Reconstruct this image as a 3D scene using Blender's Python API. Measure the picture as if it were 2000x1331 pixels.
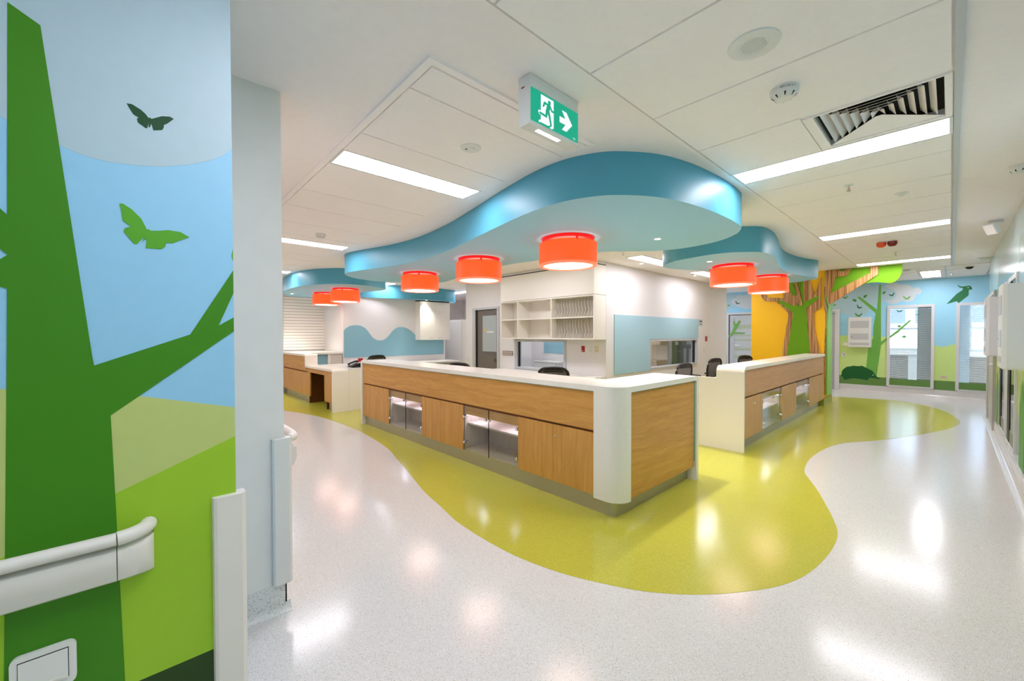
import bpy, bmesh, math, random
from mathutils import Vector, Matrix
random.seed(7)
for o in list(bpy.data.objects): bpy.data.objects.remove(o, do_unlink=True)
SC = bpy.context.scene
COL = SC.collection

# ------------------------------------------------------------------ camera
YAW, PITCH, ROLL = 0.820859, -0.0153626, -0.0018008
cam = bpy.data.cameras.new('camera'); camo = bpy.data.objects.new('camera', cam); COL.objects.link(camo)
cam.sensor_width = 36.0; cam.lens = 36.0 * 798.35 / 2000.0; cam.clip_start = 0.03; cam.clip_end = 200
fw = Vector((-math.sin(YAW)*math.cos(PITCH), math.cos(YAW)*math.cos(PITCH), math.sin(PITCH)))
rt = Vector((math.cos(YAW), math.sin(YAW), 0)); up = rt.cross(fw)
rt2 = rt*math.cos(ROLL) + up*math.sin(ROLL); up2 = -rt*math.sin(ROLL) + up*math.cos(ROLL)
mt = Matrix((rt2, up2, -fw)).transposed().to_4x4(); mt.translation = (0, 0, 1.5)
camo.matrix_world = mt
SC.camera = camo

# ------------------------------------------------------------------ world, exposure
W = bpy.data.worlds.new('sky'); SC.world = W; W.use_nodes = True
bg = W.node_tree.nodes['Background']; bg.inputs[0].default_value = (0.80, 0.90, 1.0, 1); bg.inputs[1].default_value = 3.0
SC.view_settings.view_transform = 'Standard'; SC.view_settings.look = 'None'
SC.view_settings.gamma = 1.0; SC.view_settings.use_curve_mapping = False
SC.view_settings.exposure = 1.5
SC.cycles.diffuse_bounces = 7; SC.cycles.max_bounces = 10; SC.cycles.transparent_max_bounces = 16
PANEL = 9.0          # troffer emission
SPOT = 55.0          # downlight watts

SHAPES = {
 'm_pale': [(-0.247,2.081),(-0.234,2.073),(-0.195,2.05),(-0.141,2.036),(-0.1,2.022),(-0.046,2.017),(0.014,2.023),(0.078,2.036),(0.145,2.061),(0.202,2.091),(0.241,2.12),(0.276,2.152),(0.27,2.773),(-0.242,2.466)],
 'm_hill1': [(-0.257,1.357),(-0.137,1.343),(0.015,1.31),(0.267,1.244),(0.266,0.264),(-0.267,0.577)],
 'm_hill2': [(-0.263,0.904),(-0.161,0.956),(-0.041,1.019),(0.266,1.142),(0.266,0.264),(-0.267,0.577)],
 'm_dark': [(-0.128,0.424),(-0.005,0.423),(0.195,0.416),(0.27,0.415),(0.272,-0.055),(-0.131,0.242)],
 'm_trunk': [(-0.23,2.386),(-0.173,2.354),(-0.084,1.432),(-0.081,1.41),(0.143,1.501),(0.269,1.726),(0.269,1.646),(0.221,1.532),(0.268,1.561),(0.269,1.513),(0.154,1.422),(-0.048,1.258),(-0.041,1.016),(-0.026,0.435),(-0.02,0.193),(-0.268,0.371),(-0.244,1.438),(-0.241,1.624),(-0.286,1.642),(-0.286,1.686),(-0.252,1.701),(-0.239,1.715),(-0.252,1.729),(-0.285,1.772),(-0.283,1.872),(-0.25,1.836),(-0.238,1.821)],
 'm_bfly_dark': [(-0.002,2.206),(0.01,2.208),(0.031,2.198),(0.041,2.189),(0.048,2.179),(0.051,2.182),(0.055,2.179),(0.079,2.196),(0.099,2.202),(0.109,2.198),(0.093,2.178),(0.084,2.17),(0.084,2.162),(0.08,2.153),(0.059,2.145),(0.054,2.166),(0.051,2.152),(0.048,2.151),(0.048,2.164),(0.044,2.146),(0.04,2.146),(0.023,2.157),(0.021,2.167),(0.025,2.173),(0.013,2.178),(0.005,2.192)],
 'm_bfly_green': [(-0.021,1.898),(-0.013,1.899),(0.006,1.886),(0.027,1.862),(0.04,1.83),(0.044,1.832),(0.049,1.828),(0.068,1.831),(0.091,1.837),(0.122,1.836),(0.144,1.823),(0.101,1.796),(0.086,1.796),(0.083,1.782),(0.072,1.773),(0.036,1.772),(0.039,1.799),(0.033,1.798),(0.028,1.786),(0.033,1.806),(0.017,1.781),(0.01,1.781),(-0.013,1.814),(-0.01,1.826),(0.003,1.833),(-0.015,1.848),(-0.017,1.872)],
 'm_bud': [(0.268,1.801),(0.262,1.789),(0.26,1.776),(0.263,1.764),(0.268,1.758)],
 'b_cloud1': [(-2.228,2.065),(-2.067,2.028),(-1.933,2.046),(-1.837,1.966),(-1.731,1.932),(-1.626,1.936),(-1.535,1.971),(-1.478,2.021),(-1.423,2.137),(-1.401,2.195),(-1.291,2.219),(-1.203,2.258),(-1.15,2.342),(-1.096,2.339),(-1.022,2.334),(-0.938,2.415),(-0.929,2.5),(-0.982,2.59),(-1.056,2.625),(-1.121,2.674),(-1.197,2.741),(-1.295,2.747),(-1.372,2.695),(-1.429,2.767),(-1.519,2.797),(-1.867,2.661),(-2.232,2.535)],
 'b_cloud2': [(-1.142,2.69),(-1.058,2.776),(-0.973,2.79),(-0.868,2.709),(-0.765,2.709),(-0.73,2.699),(-0.66,2.638),(-0.64,2.589),(-0.592,2.619),(-0.534,2.607),(-0.49,2.542),(-0.494,2.475),(-0.542,2.445),(-0.59,2.455),(-0.594,2.374),(-0.647,2.295),(-0.736,2.273),(-0.826,2.313),(-0.926,2.25),(-1.029,2.241),(-1.15,2.328),(-1.096,2.339),(-1.022,2.334),(-0.938,2.415),(-0.929,2.5),(-0.982,2.59),(-1.056,2.625),(-1.099,2.643)],
 'b_tree': [(-1.251,2.743),(-1.217,2.74),(-1.204,1.297),(-1.092,1.402),(-1.092,1.325),(-1.203,1.202),(-1.283,0.376),(-1.51,0.359),(-1.446,1.126),(-1.355,1.395),(-1.352,1.691),(-1.311,2.014),(-1.683,2.459),(-1.624,2.46),(-1.29,2.116)],
 'b_hill': [(-2.075,1.452),(-1.611,1.444),(-1.078,1.414),(-1.069,0.367),(-2.065,0.289)],
 'b_hill_b': [(-0.28,1.222),(-0.123,1.183),(0.097,1.266),(0.107,0.341),(-0.271,0.308)],
 'b_echidna': [(-1.987,0.364),(-1.99,0.397),(-1.977,0.455),(-1.988,0.466),(-1.956,0.531),(-1.96,0.54),(-1.896,0.597),(-1.902,0.61),(-1.75,0.648),(-1.756,0.657),(-1.672,0.649),(-1.584,0.654),(-1.586,0.67),(-1.506,0.631),(-1.362,0.544),(-1.283,0.408),(-1.201,0.344),(-1.259,0.347),(-1.378,0.361),(-1.438,0.349),(-1.437,0.309),(-1.473,0.293),(-1.571,0.314),(-1.732,0.326),(-1.833,0.302),(-1.896,0.269),(-1.935,0.277),(-1.955,0.342)],
 'b_echidna_eye': [(-1.362,0.445),(-1.338,0.447),(-1.338,0.428),(-1.362,0.426)],
 'b_cockatoo': [(-0.078,2.182),(0.083,2.412),(0.17,2.49),(0.178,2.534),(0.126,2.551),(0.095,2.599),(0.103,2.621),(0.117,2.59),(0.16,2.571),(0.212,2.576),(0.276,2.583),(0.306,2.555),(0.319,2.503),(0.302,2.485),(0.268,2.494),(0.264,2.361),(0.125,2.207),(0.151,2.193),(0.094,2.196),(0.107,2.217),(0.081,2.238)],
 'b_cockatoo_eye': [(0.248,2.55),(0.265,2.548),(0.265,2.528),(0.248,2.529)],
 'b_bf1': [(-1.994,2.517),(-1.984,2.515),(-1.954,2.484),(-1.938,2.461),(-1.933,2.464),(-1.928,2.459),(-1.909,2.475),(-1.876,2.493),(-1.866,2.491),(-1.888,2.455),(-1.905,2.446),(-1.913,2.423),(-1.929,2.43),(-1.93,2.447),(-1.935,2.427),(-1.938,2.448),(-1.941,2.433),(-1.958,2.432),(-1.962,2.457),(-1.978,2.472)],
 'b_bf2': [(-1.682,2.264),(-1.673,2.258),(-1.653,2.218),(-1.645,2.19),(-1.639,2.191),(-1.636,2.184),(-1.614,2.192),(-1.579,2.194),(-1.57,2.189),(-1.6,2.165),(-1.618,2.163),(-1.631,2.146),(-1.644,2.159),(-1.641,2.175),(-1.651,2.159),(-1.647,2.179),(-1.655,2.166),(-1.67,2.172),(-1.668,2.197),(-1.678,2.217)],
 'b_bf3': [(-1.729,2.039),(-1.717,2.039),(-1.675,2.005),(-1.652,1.978),(-1.646,1.983),(-1.639,1.977),(-1.617,2.003),(-1.577,2.033),(-1.565,2.033),(-1.589,1.981),(-1.609,1.965),(-1.617,1.934),(-1.637,1.94),(-1.641,1.961),(-1.646,1.935),(-1.651,1.961),(-1.654,1.94),(-1.674,1.935),(-1.683,1.968),(-1.704,1.985)],
 'b_bf4': [(-1.074,2.484),(-1.066,2.487),(-1.034,2.474),(-1.015,2.461),(-1.012,2.466),(-1.006,2.464),(-0.996,2.487),(-0.975,2.519),(-0.967,2.522),(-0.974,2.479),(-0.985,2.463),(-0.985,2.439),(-0.999,2.438),(-1.005,2.452),(-1.004,2.432),(-1.011,2.45),(-1.01,2.434),(-1.023,2.426),(-1.033,2.446),(-1.049,2.453)],
 'b_bf5': [(-0.818,2.425),(-0.807,2.425),(-0.77,2.392),(-0.75,2.366),(-0.745,2.37),(-0.739,2.365),(-0.72,2.388),(-0.684,2.416),(-0.673,2.415),(-0.694,2.367),(-0.712,2.353),(-0.719,2.323),(-0.737,2.33),(-0.74,2.35),(-0.744,2.325),(-0.749,2.35),(-0.751,2.331),(-0.77,2.327),(-0.777,2.357),(-0.795,2.374)],
 'b_bf6': [(-2.203,2.325),(-2.196,2.323),(-2.174,2.297),(-2.163,2.278),(-2.159,2.28),(-2.155,2.275),(-2.14,2.286),(-2.113,2.297),(-2.106,2.295),(-2.125,2.269),(-2.138,2.264),(-2.146,2.247),(-2.158,2.254),(-2.158,2.267),(-2.163,2.252),(-2.164,2.268),(-2.167,2.257),(-2.18,2.258),(-2.182,2.277),(-2.193,2.29)],
 'b_bf7': [(-4.618,2.542),(-4.608,2.536),(-4.586,2.494),(-4.577,2.466),(-4.57,2.466),(-4.567,2.459),(-4.541,2.465),(-4.498,2.464),(-4.488,2.458),(-4.525,2.436),(-4.546,2.436),(-4.563,2.42),(-4.578,2.434),(-4.574,2.449),(-4.586,2.435),(-4.581,2.454),(-4.591,2.442),(-4.609,2.45),(-4.605,2.474),(-4.616,2.495)],
 'b_lf1': [(-1.555,2.435),(-1.552,2.47),(-1.532,2.494),(-1.508,2.499),(-1.477,2.5),(-1.49,2.464),(-1.504,2.438),(-1.529,2.425)],
 'b_lf2': [(-1.687,2.353),(-1.711,2.336),(-1.739,2.342),(-1.759,2.364),(-1.781,2.396),(-1.75,2.404),(-1.725,2.405),(-1.699,2.387)],
 'b_lf3': [(-1.187,2.5),(-1.187,2.531),(-1.172,2.554),(-1.152,2.561),(-1.126,2.566),(-1.135,2.533),(-1.144,2.509),(-1.164,2.494)],
 'b_lf4': [(-4.855,2.392),(-4.846,2.414),(-4.825,2.424),(-4.805,2.421),(-4.779,2.413),(-4.797,2.393),(-4.812,2.38),(-4.835,2.378)],
 'b_cloud3': [(-4.756,2.519),(-4.728,2.6),(-4.614,2.623),(-4.576,2.702),(-4.482,2.72),(-4.408,2.691),(-4.297,2.703),(-4.117,2.7),(-4.114,2.301),(-4.331,2.266),(-4.443,2.317),(-4.593,2.366),(-4.631,2.419),(-4.708,2.433)],
 'b_cloud4': [(-4.982,2.762),(-4.826,2.772),(-4.671,2.74),(-4.576,2.702),(-4.614,2.623),(-4.728,2.6),(-4.756,2.519),(-4.708,2.433),(-4.631,2.388),(-4.65,2.328),(-4.823,2.326),(-4.842,2.254),(-4.92,2.174),(-4.979,2.134)],
 'b_strip_tree': [(-5.002,2.691),(-4.946,2.687),(-4.902,2.559),(-4.948,2.029),(-4.997,1.925)],
 'b_strip_branch': [(-4.994,1.39),(-4.886,1.422),(-4.885,1.276),(-4.993,1.169)],
 'b_strip_hill': [(-4.993,1.201),(-4.875,1.286),(-4.871,0.545),(-4.989,0.539)],
 'b_strip_dark': [(-4.992,0.959),(-4.883,0.921),(-4.882,0.67),(-4.754,0.551),(-4.989,0.539)],
 'b_door_branch': [(-4.821,1.443),(-4.705,1.567),(-4.655,1.731),(-4.688,1.886),(-4.656,1.896),(-4.621,1.782),(-4.508,1.918),(-4.471,1.901),(-4.642,1.556),(-4.339,1.534),(-4.339,1.514),(-4.676,1.505),(-4.743,1.443),(-4.81,1.37)],
 'b_win_branch': [(-1.058,1.422),(-0.91,1.575),(-0.68,1.841),(-0.666,1.809),(-0.891,1.524),(-1.057,1.364)],
 't_ply': [(-2.533,0.738),(-2.516,0.998),(-2.512,1.166),(-2.453,1.576),(-2.408,1.906),(-2.437,1.982),(-2.543,2.11),(-2.651,2.214),(-2.506,2.287),(-2.527,2.535),(-2.607,2.914),(-2.013,2.844),(-2.011,2.587),(-1.945,2.303),(-1.842,2.676),(-1.837,2.084),(-1.855,2.021),(-1.95,1.948),(-1.939,1.587),(-1.872,1.257),(-1.835,1.084),(-1.806,0.782)],
 't_branch': [(-2.641,2.206),(-2.871,2.239),(-2.938,2.356),(-3.049,2.627),(-3.114,2.973),(-2.989,2.958),(-2.925,2.616),(-2.862,2.426),(-2.811,2.313),(-2.496,2.281),(-2.495,2.152),(-2.592,2.158)],
 't_green': [(-2.456,0.742),(-2.43,1.023),(-2.314,1.947),(-2.599,2.205),(-2.583,2.247),(-2.283,2.08),(-2.246,2.16),(-2.223,2.099),(-2.141,2.133),(-2.135,2.168),(-1.885,2.282),(-1.873,2.229),(-2.092,2.034),(-2.066,1.69),(-2.019,1.092),(-1.988,0.771)],
 't_g2': [(-2.432,2.693),(-2.329,2.683),(-2.324,2.605),(-2.266,2.37),(-2.28,2.311),(-2.326,2.325),(-2.384,2.456),(-2.441,2.605)],
 't_g3': [(-2.2,2.725),(-2.146,2.719),(-2.135,2.154),(-2.164,2.156)],
 't_g4': [(-2.25,2.675),(-2.2,2.67),(-2.184,2.353),(-2.226,2.509)],
 't_stick': [(-2.32,2.682),(-2.264,2.677),(-2.15,2.106),(-2.184,2.091)],
 't_panel': [(-1.754,2.798),(-0.625,2.786),(-0.624,2.682),(-0.639,2.61),(-0.661,2.538),(-0.707,2.479),(-0.771,2.446),(-0.851,2.458),(-0.933,2.475),(-1.007,2.487),(-1.143,2.475),(-1.281,2.407),(-1.682,2.201),(-1.749,2.258)],
 't_bough': [(-1.762,2.798),(-1.754,2.283),(-1.7,2.108),(-1.686,2.09),(-0.955,2.628),(-0.953,2.786),(-1.069,2.787),(-1.072,2.668),(-1.683,2.319),(-1.597,2.651),(-1.428,2.645),(-1.354,2.79),(-1.434,2.791),(-1.465,2.747),(-1.543,2.759),(-1.543,2.792)],
 't_side_green': [(10.383,2.279),(10.457,2.206),(10.671,2.047),(10.587,1.629),(10.584,0.211),(11.088,0.194),(11.031,1.633),(11.023,2.007),(11.267,2.196),(11.096,2.209),(10.828,2.092)],
 't_side_ply': [(10.437,2.468),(10.592,2.417),(10.837,2.229),(11.007,2.074),(10.734,1.631),(10.668,0.319),(10.532,0.268),(10.482,0.994),(10.579,1.629),(10.58,1.927),(10.432,2.048)],
}

# ------------------------------------------------------------------ materials
def lin(c):
    c = c/255.0
    return c/12.92 if c <= 0.04045 else ((c+0.055)/1.055)**2.4
def L3(rgb): return (lin(rgb[0]), lin(rgb[1]), lin(rgb[2]), 1)
M = {}
def mat(name, rgb, rough=0.5, metal=0.0, emit=None, strength=0.0, spec=0.5, coat=0.0, alpha=None, trans=0.0):
    m = bpy.data.materials.new(name); m.use_nodes = True
    b = m.node_tree.nodes['Principled BSDF']
    b.inputs['Base Color'].default_value = L3(rgb); b.inputs['Roughness'].default_value = rough
    b.inputs['Metallic'].default_value = metal; b.inputs['Specular IOR Level'].default_value = spec
    b.inputs['Coat Weight'].default_value = coat
    b.inputs['Transmission Weight'].default_value = trans
    if emit: b.inputs['Emission Color'].default_value = L3(emit); b.inputs['Emission Strength'].default_value = strength
    M[name] = m; return m
def nodes(m): return m.node_tree.nodes, m.node_tree.links, m.node_tree.nodes['Principled BSDF']
def mottle(name, rgb, amount, scale, rough=0.6, bump=0.0, spec=0.4, stretch=(1,1,1)):
    m = mat(name, rgb, rough, spec=spec); n, l, b = nodes(m)
    tc = n.new('ShaderNodeTexCoord'); mp = n.new('ShaderNodeMapping'); mp.inputs['Scale'].default_value = stretch
    t = n.new('ShaderNodeTexNoise'); t.inputs['Scale'].default_value = scale; t.inputs['Detail'].default_value = 4
    r = n.new('ShaderNodeValToRGB'); c = L3(rgb)
    r.color_ramp.elements[0].position = 0.3; r.color_ramp.elements[1].position = 0.7
    r.color_ramp.elements[0].color = tuple(max(0, v*(1-amount)) for v in c[:3])+(1,)
    r.color_ramp.elements[1].color = tuple(min(1, v*(1+amount)) for v in c[:3])+(1,)
    l.new(tc.outputs['Object'], mp.inputs[0]); l.new(mp.outputs[0], t.inputs['Vector'])
    l.new(t.outputs[0], r.inputs[0]); l.new(r.outputs[0], b.inputs['Base Color'])
    if bump:
        bp = n.new('ShaderNodeBump'); bp.inputs['Strength'].default_value = bump; bp.inputs['Distance'].default_value = 0.002
        l.new(t.outputs[0], bp.inputs['Height']); l.new(bp.outputs[0], b.inputs['Normal'])
    return m
mottle('wall_white', (226, 224, 224), 0.015, 30, 0.55)
mottle('ceiling_white', (244, 238, 238), 0.012, 18, 0.7, spec=0.2)
mottle('tile_white', (246, 241, 241), 0.012, 40, 0.55, spec=0.3)
mottle('vinyl_grey', (230, 226, 221), 0.02, 8, 0.5)
mat('taupe', (116, 109, 98), 0.6)
mat('trim_grey', (190, 194, 198), 0.35)
mat('frame_white', (214, 215, 217), 0.4)
mat('guard_white', (224, 221, 216), 0.42)
mat('solid_surface', (228, 226, 218), 0.22)
mat('solid_warm_lit', (237, 230, 217), 0.25)  # white solid surface with warm light put into its colour
mat('cream_laminate', (230, 218, 200), 0.3)
mat('shelf_white', (238, 234, 226), 0.45)
mat('white_plastic', (224, 225, 224), 0.35)
mat('cream_plastic', (222, 210, 176), 0.35)
mat('black', (14, 13, 12), 0.45)
mat('black_gloss', (10, 10, 10), 0.2)
mat('chair_black', (24, 21, 19), 0.5)
mottle('chair_mesh', (104, 101, 98), 0.25, 400, 0.8)
mat('dark_void', (12, 12, 10), 0.9)
mat('shadow_gap', (122, 72, 34), 0.7)
mat('steel', (186, 181, 168), 0.38, metal=0.8)
mat('chrome', (215, 215, 215), 0.12, metal=1.0)
mat('brass', (150, 130, 100), 0.3, metal=1.0)
mat('door_grey', (112, 105, 98), 0.5)
mat('door_light_grey', (178, 176, 170), 0.45)
mat('sill_green', (108, 122, 84), 0.4)
mat('red_plastic', (168, 18, 14), 0.35)
mat('amber_lens', (215, 75, 20), 0.2)
mat('red_lens', (110, 16, 16), 0.2)
mottle('teal', (84, 164, 190), 0.01, 20, 0.4, spec=0.35)
mottle('pale_blue', (156, 204, 230), 0.01, 20, 0.6, spec=0.2)
mottle('pinboard', (138, 184, 200), 0.05, 160, 0.95, bump=0.15, spec=0.1)
mottle('pinboard_pale', (166, 200, 212), 0.05, 160, 0.95, bump=0.15, spec=0.1)
mottle('yellow_paint', (246, 190, 4), 0.015, 12, 0.5)
mottle('felt_green', (106, 156, 32), 0.03, 120, 0.85, spec=0.15)
mat('side_green', (140, 196, 92), 0.5)
# mural paints
for n_, c_ in dict(sky=(145,199,232), pale=(172,196,208), hill_pale=(186,199,122), hill=(152,196,46), dark=(34,66,20),
                   trunk=(60,130,14), bfly_dark=(0,66,30), bfly_green=(84,160,36), b_sky=(158,216,242), b_cloud=(176,208,218),
                   b_cloud_w=(206,216,222), b_hill=(200,228,140), b_hill_d=(196,214,142), b_grass=(100,140,70), b_trunk=(112,178,78),
                   b_leaf=(88,150,62), b_dark=(16,92,42), b_bird=(46,122,78)).items():
    mottle('paint_'+n_, c_, 0.012, 25, 0.5, spec=0.35)
# glass
def glassmat(name, tint, gl=0.12, rough=0.02):
    m = bpy.data.materials.new(name); m.use_nodes = True; n = m.node_tree.nodes; l = m.node_tree.links; n.clear()
    o = n.new('ShaderNodeOutputMaterial'); t = n.new('ShaderNodeBsdfTransparent'); g = n.new('ShaderNodeBsdfGlossy'); mx = n.new('ShaderNodeMixShader')
    t.inputs[0].default_value = tint; g.inputs['Roughness'].default_value = rough
    ge = n.new('ShaderNodeNewGeometry'); dt = n.new('ShaderNodeVectorMath'); dt.operation = 'DOT_PRODUCT'
    ab = n.new('ShaderNodeMath'); ab.operation = 'ABSOLUTE'; sb = n.new('ShaderNodeMath'); sb.operation = 'SUBTRACT'; sb.inputs[0].default_value = 1.0
    pw = n.new('ShaderNodeMath'); pw.operation = 'POWER'; pw.inputs[1].default_value = 5.0
    fr = n.new('ShaderNodeMath'); fr.operation = 'MULTIPLY_ADD'; fr.inputs[1].default_value = 0.9; fr.inputs[2].default_value = gl*0.3
    mm = n.new('ShaderNodeMath'); mm.operation = 'MULTIPLY'; mm.inputs[1].default_value = 1.0; mm.use_clamp = True
    l.new(ge.outputs['Normal'], dt.inputs[0]); l.new(ge.outputs['Incoming'], dt.inputs[1]); l.new(dt.outputs['Value'], ab.inputs[0]); l.new(ab.outputs[0], sb.inputs[1]); l.new(sb.outputs[0], pw.inputs[0]); l.new(pw.outputs[0], fr.inputs[0])
    l.new(fr.outputs[0], mm.inputs[0]); l.new(mm.outputs[0], mx.inputs[0]); l.new(t.outputs[0], mx.inputs[1]); l.new(g.outputs[0], mx.inputs[2]); l.new(mx.outputs[0], o.inputs[0])
    M[name] = m
glassmat('glass', (0.93, 0.96, 0.95, 1))
glassmat('glass_dark', (0.55, 0.62, 0.62, 1), 0.3)
mat('glass_edge', (110, 170, 160), 0.2)
mat('frosted', (168, 178, 180), 0.45)
mat('frosted_grey', (196, 203, 206), 0.35)
mat('frost_stripe', (178, 194, 168), 0.45)
# emitters
def emat(name, rgb, s):
    m = mat(name, (0,0,0), 0.6, emit=rgb, strength=s); return m
emat('led_panel', (252, 246, 255), PANEL)
emat('led_cabinet', (215, 222, 255), 15.0)
emat('downlight', (255, 246, 230), 14.0)
mat('lamp_shade', (215, 45, 8), 0.5, emit=(255, 94, 30), strength=0.32)
mat('lamp_base', (150, 4, 0), 0.5, emit=(255, 4, 0), strength=0.30)
mat('lamp_rim', (250, 110, 80), 0.4, emit=(255, 110, 78), strength=0.33)
emat('lamp_diffuser', (255, 224, 208), 3.2)
emat('exit_green', (0, 168, 132), 0.36)
emat('exit_white', (232, 240, 250), 0.42)
emat('exit_tube', (255, 255, 255), 1.2)
# oak veneers: grain along x, y or z
def oak(name, axis, rgb=(206, 155, 80), dark=(180, 127, 56)):
    m = mat(name, rgb, 0.36, spec=0.4); n, l, b = nodes(m)
    tc = n.new('ShaderNodeTexCoord'); mp = n.new('ShaderNodeMapping')
    s = [26, 26, 26]; s['xyz'.index(axis)] = 1.1; mp.inputs['Scale'].default_value = s
    wrp = n.new('ShaderNodeTexNoise'); wrp.inputs['Scale'].default_value = 1.3; wrp.inputs['Detail'].default_value = 2
    va = n.new('ShaderNodeVectorMath'); va.operation = 'MULTIPLY_ADD'; va.inputs[1].default_value = (0.16, 0.16, 0.16)
    t = n.new('ShaderNodeTexNoise'); t.inputs['Scale'].default_value = 1.0; t.inputs['Detail'].default_value = 6; t.inputs['Roughness'].default_value = 0.62
    t2 = n.new('ShaderNodeTexNoise'); t2.inputs['Scale'].default_value = 4.5; t2.inputs['Detail'].default_value = 3
    ad = n.new('ShaderNodeMath'); ad.operation = 'MULTIPLY_ADD'; ad.inputs[1].default_value = 0.35
    r = n.new('ShaderNodeValToRGB'); r.color_ramp.elements[0].position = 0.42; r.color_ramp.elements[1].position = 0.86
    r.color_ramp.elements[0].color = L3(dark); r.color_ramp.elements[1].color = L3(rgb)
    l.new(tc.outputs['Object'], wrp.inputs['Vector']); l.new(wrp.outputs['Color'], va.inputs[0]); l.new(tc.outputs['Object'], va.inputs[2])
    l.new(va.outputs[0], mp.inputs[0]); l.new(mp.outputs[0], t.inputs['Vector']); l.new(mp.outputs[0], t2.inputs['Vector'])
    l.new(t2.outputs[0], ad.inputs[0]); l.new(t.outputs[0], ad.inputs[2]); l.new(ad.outputs[0], r.inputs[0]); l.new(r.outputs[0], b.inputs['Base Color'])
for ax in 'xyz': oak('oak_'+ax, ax)
oak('oak_pale', 'z', (206, 190, 178), (184, 166, 154))
oak('oak_pink', 'y', (208, 160, 116), (188, 138, 94))
oak('oak_pinkz', 'z', (208, 162, 106), (190, 142, 88))
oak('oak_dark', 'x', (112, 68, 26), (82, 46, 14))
def plywood():
    m = mat('ply_stripes', (180, 130, 75), 0.5); n, l, b = nodes(m)
    tc = n.new('ShaderNodeTexCoord'); mp = n.new('ShaderNodeMapping'); mp.inputs['Scale'].default_value = (110, 110, 1.2)
    t = n.new('ShaderNodeTexNoise'); t.inputs['Scale'].default_value = 1.0; t.inputs['Detail'].default_value = 3
    r = n.new('ShaderNodeValToRGB'); r.color_ramp.elements[0].position = 0.35; r.color_ramp.elements[1].position = 0.66
    r.color_ramp.elements[0].color = L3((112, 66, 26)); r.color_ramp.elements[1].color = L3((214, 172, 112))
    e = r.color_ramp.elements.new(0.5); e.color = L3((178, 126, 68))
    l.new(tc.outputs['Object'], mp.inputs[0]); l.new(mp.outputs[0], t.inputs['Vector']); l.new(t.outputs[0], r.inputs[0]); l.new(r.outputs[0], b.inputs['Base Color'])
plywood()
def vinyl(name, base, specks, rough, bump=0.02):
    m = mat(name, base, rough, spec=0.5); n, l, b = nodes(m)
    tc = n.new('ShaderNodeTexCoord')
    big = n.new('ShaderNodeTexNoise'); big.inputs['Scale'].default_value = 1.2; big.inputs['Detail'].default_value = 3
    col = None
    prev = n.new('ShaderNodeRGB'); prev.outputs[0].default_value = L3(base); cur = prev.outputs[0]
    for i, (rgb, sc, lo, hi) in enumerate(specks):
        v = n.new('ShaderNodeTexVoronoi'); v.inputs['Scale'].default_value = sc; v.inputs['Randomness'].default_value = 1.0
        mpn = n.new('ShaderNodeMapping'); mpn.inputs['Location'].default_value = (3.7*i, 1.9*i, 0)
        l.new(tc.outputs['Object'], mpn.inputs[0]); l.new(mpn.outputs[0], v.inputs['Vector'])
        sp = n.new('ShaderNodeSeparateColor'); l.new(v.outputs['Color'], sp.inputs[0])
        gt = n.new('ShaderNodeMath'); gt.operation = 'GREATER_THAN'; gt.inputs[1].default_value = hi; l.new(sp.outputs[0], gt.inputs[0])
        lt = n.new('ShaderNodeMath'); lt.operation = 'LESS_THAN'; lt.inputs[1].default_value = lo; l.new(v.outputs['Distance'], lt.inputs[0])
        mu = n.new('ShaderNodeMath'); mu.operation = 'MULTIPLY'; l.new(gt.outputs[0], mu.inputs[0]); l.new(lt.outputs[0], mu.inputs[1])
        mx = n.new('ShaderNodeMix'); mx.data_type = 'RGBA'; l.new(mu.outputs[0], mx.inputs[0]); l.new(cur, mx.inputs[6]); mx.inputs[7].default_value = L3(rgb)
        cur = mx.outputs[2]
    l.new(cur, b.inputs['Base Color'])
    nb = n.new('ShaderNodeTexNoise'); nb.inputs['Scale'].default_value = 9.0; nb.inputs['Detail'].default_value = 2
    l.new(tc.outputs['Object'], nb.inputs['Vector'])
    bp = n.new('ShaderNodeBump'); bp.inputs['Strength'].default_value = bump; bp.inputs['Distance'].default_value = 0.01
    l.new(nb.outputs[0], bp.inputs['Height']); l.new(bp.outputs[0], b.inputs['Normal'])
vinyl('floor_vinyl', (214, 211, 207), [((158, 151, 144), 190, 0.34, 0.8), ((226, 225, 224), 150, 0.4, 0.6), ((112, 106, 100), 250, 0.3, 0.93)], 0.16)
vinyl('floor_green', (186, 182, 62), [((206, 200, 100), 260, 0.45, 0.55), ((168, 167, 50), 230, 0.42, 0.6)], 0.18)
vinyl('terrazzo', (218, 217, 214), [((120, 118, 114), 170, 0.36, 0.8), ((226, 226, 226), 120, 0.4, 0.6)], 0.3, 0.0)
vinyl('cove_green', (150, 152, 50), [((180, 178, 90), 190, 0.42, 0.6)], 0.35, 0.0)
def gloss_mural():
    m = mat('right_mural', (160, 200, 220), 0.14); n, l, b = nodes(m)
    tc = n.new('ShaderNodeTexCoord'); sx = n.new('ShaderNodeSeparateXYZ'); l.new(tc.outputs['Object'], sx.inputs[0])
    r = n.new('ShaderNodeValToRGB'); r.color_ramp.interpolation = 'CONSTANT'; e = r.color_ramp.elements
    e[0].position = 0; e[0].color = L3((150, 158, 138)); e[1].position = 0.24; e[1].color = L3((176, 200, 60))
    for p, c in ((0.43, (176, 216, 232)), (0.8, (190, 214, 220))):
        q = e.new(p); q.color = L3(c)
    mr = n.new('ShaderNodeMath'); mr.operation = 'DIVIDE'; mr.inputs[1].default_value = 2.8; l.new(sx.outputs[2], mr.inputs[0]); l.new(mr.outputs[0], r.inputs[0]); l.new(r.outputs[0], b.inputs['Base Color'])
gloss_mural()
mottle('far_facade', (190, 200, 220), 0.05, 2, 0.8)
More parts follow.
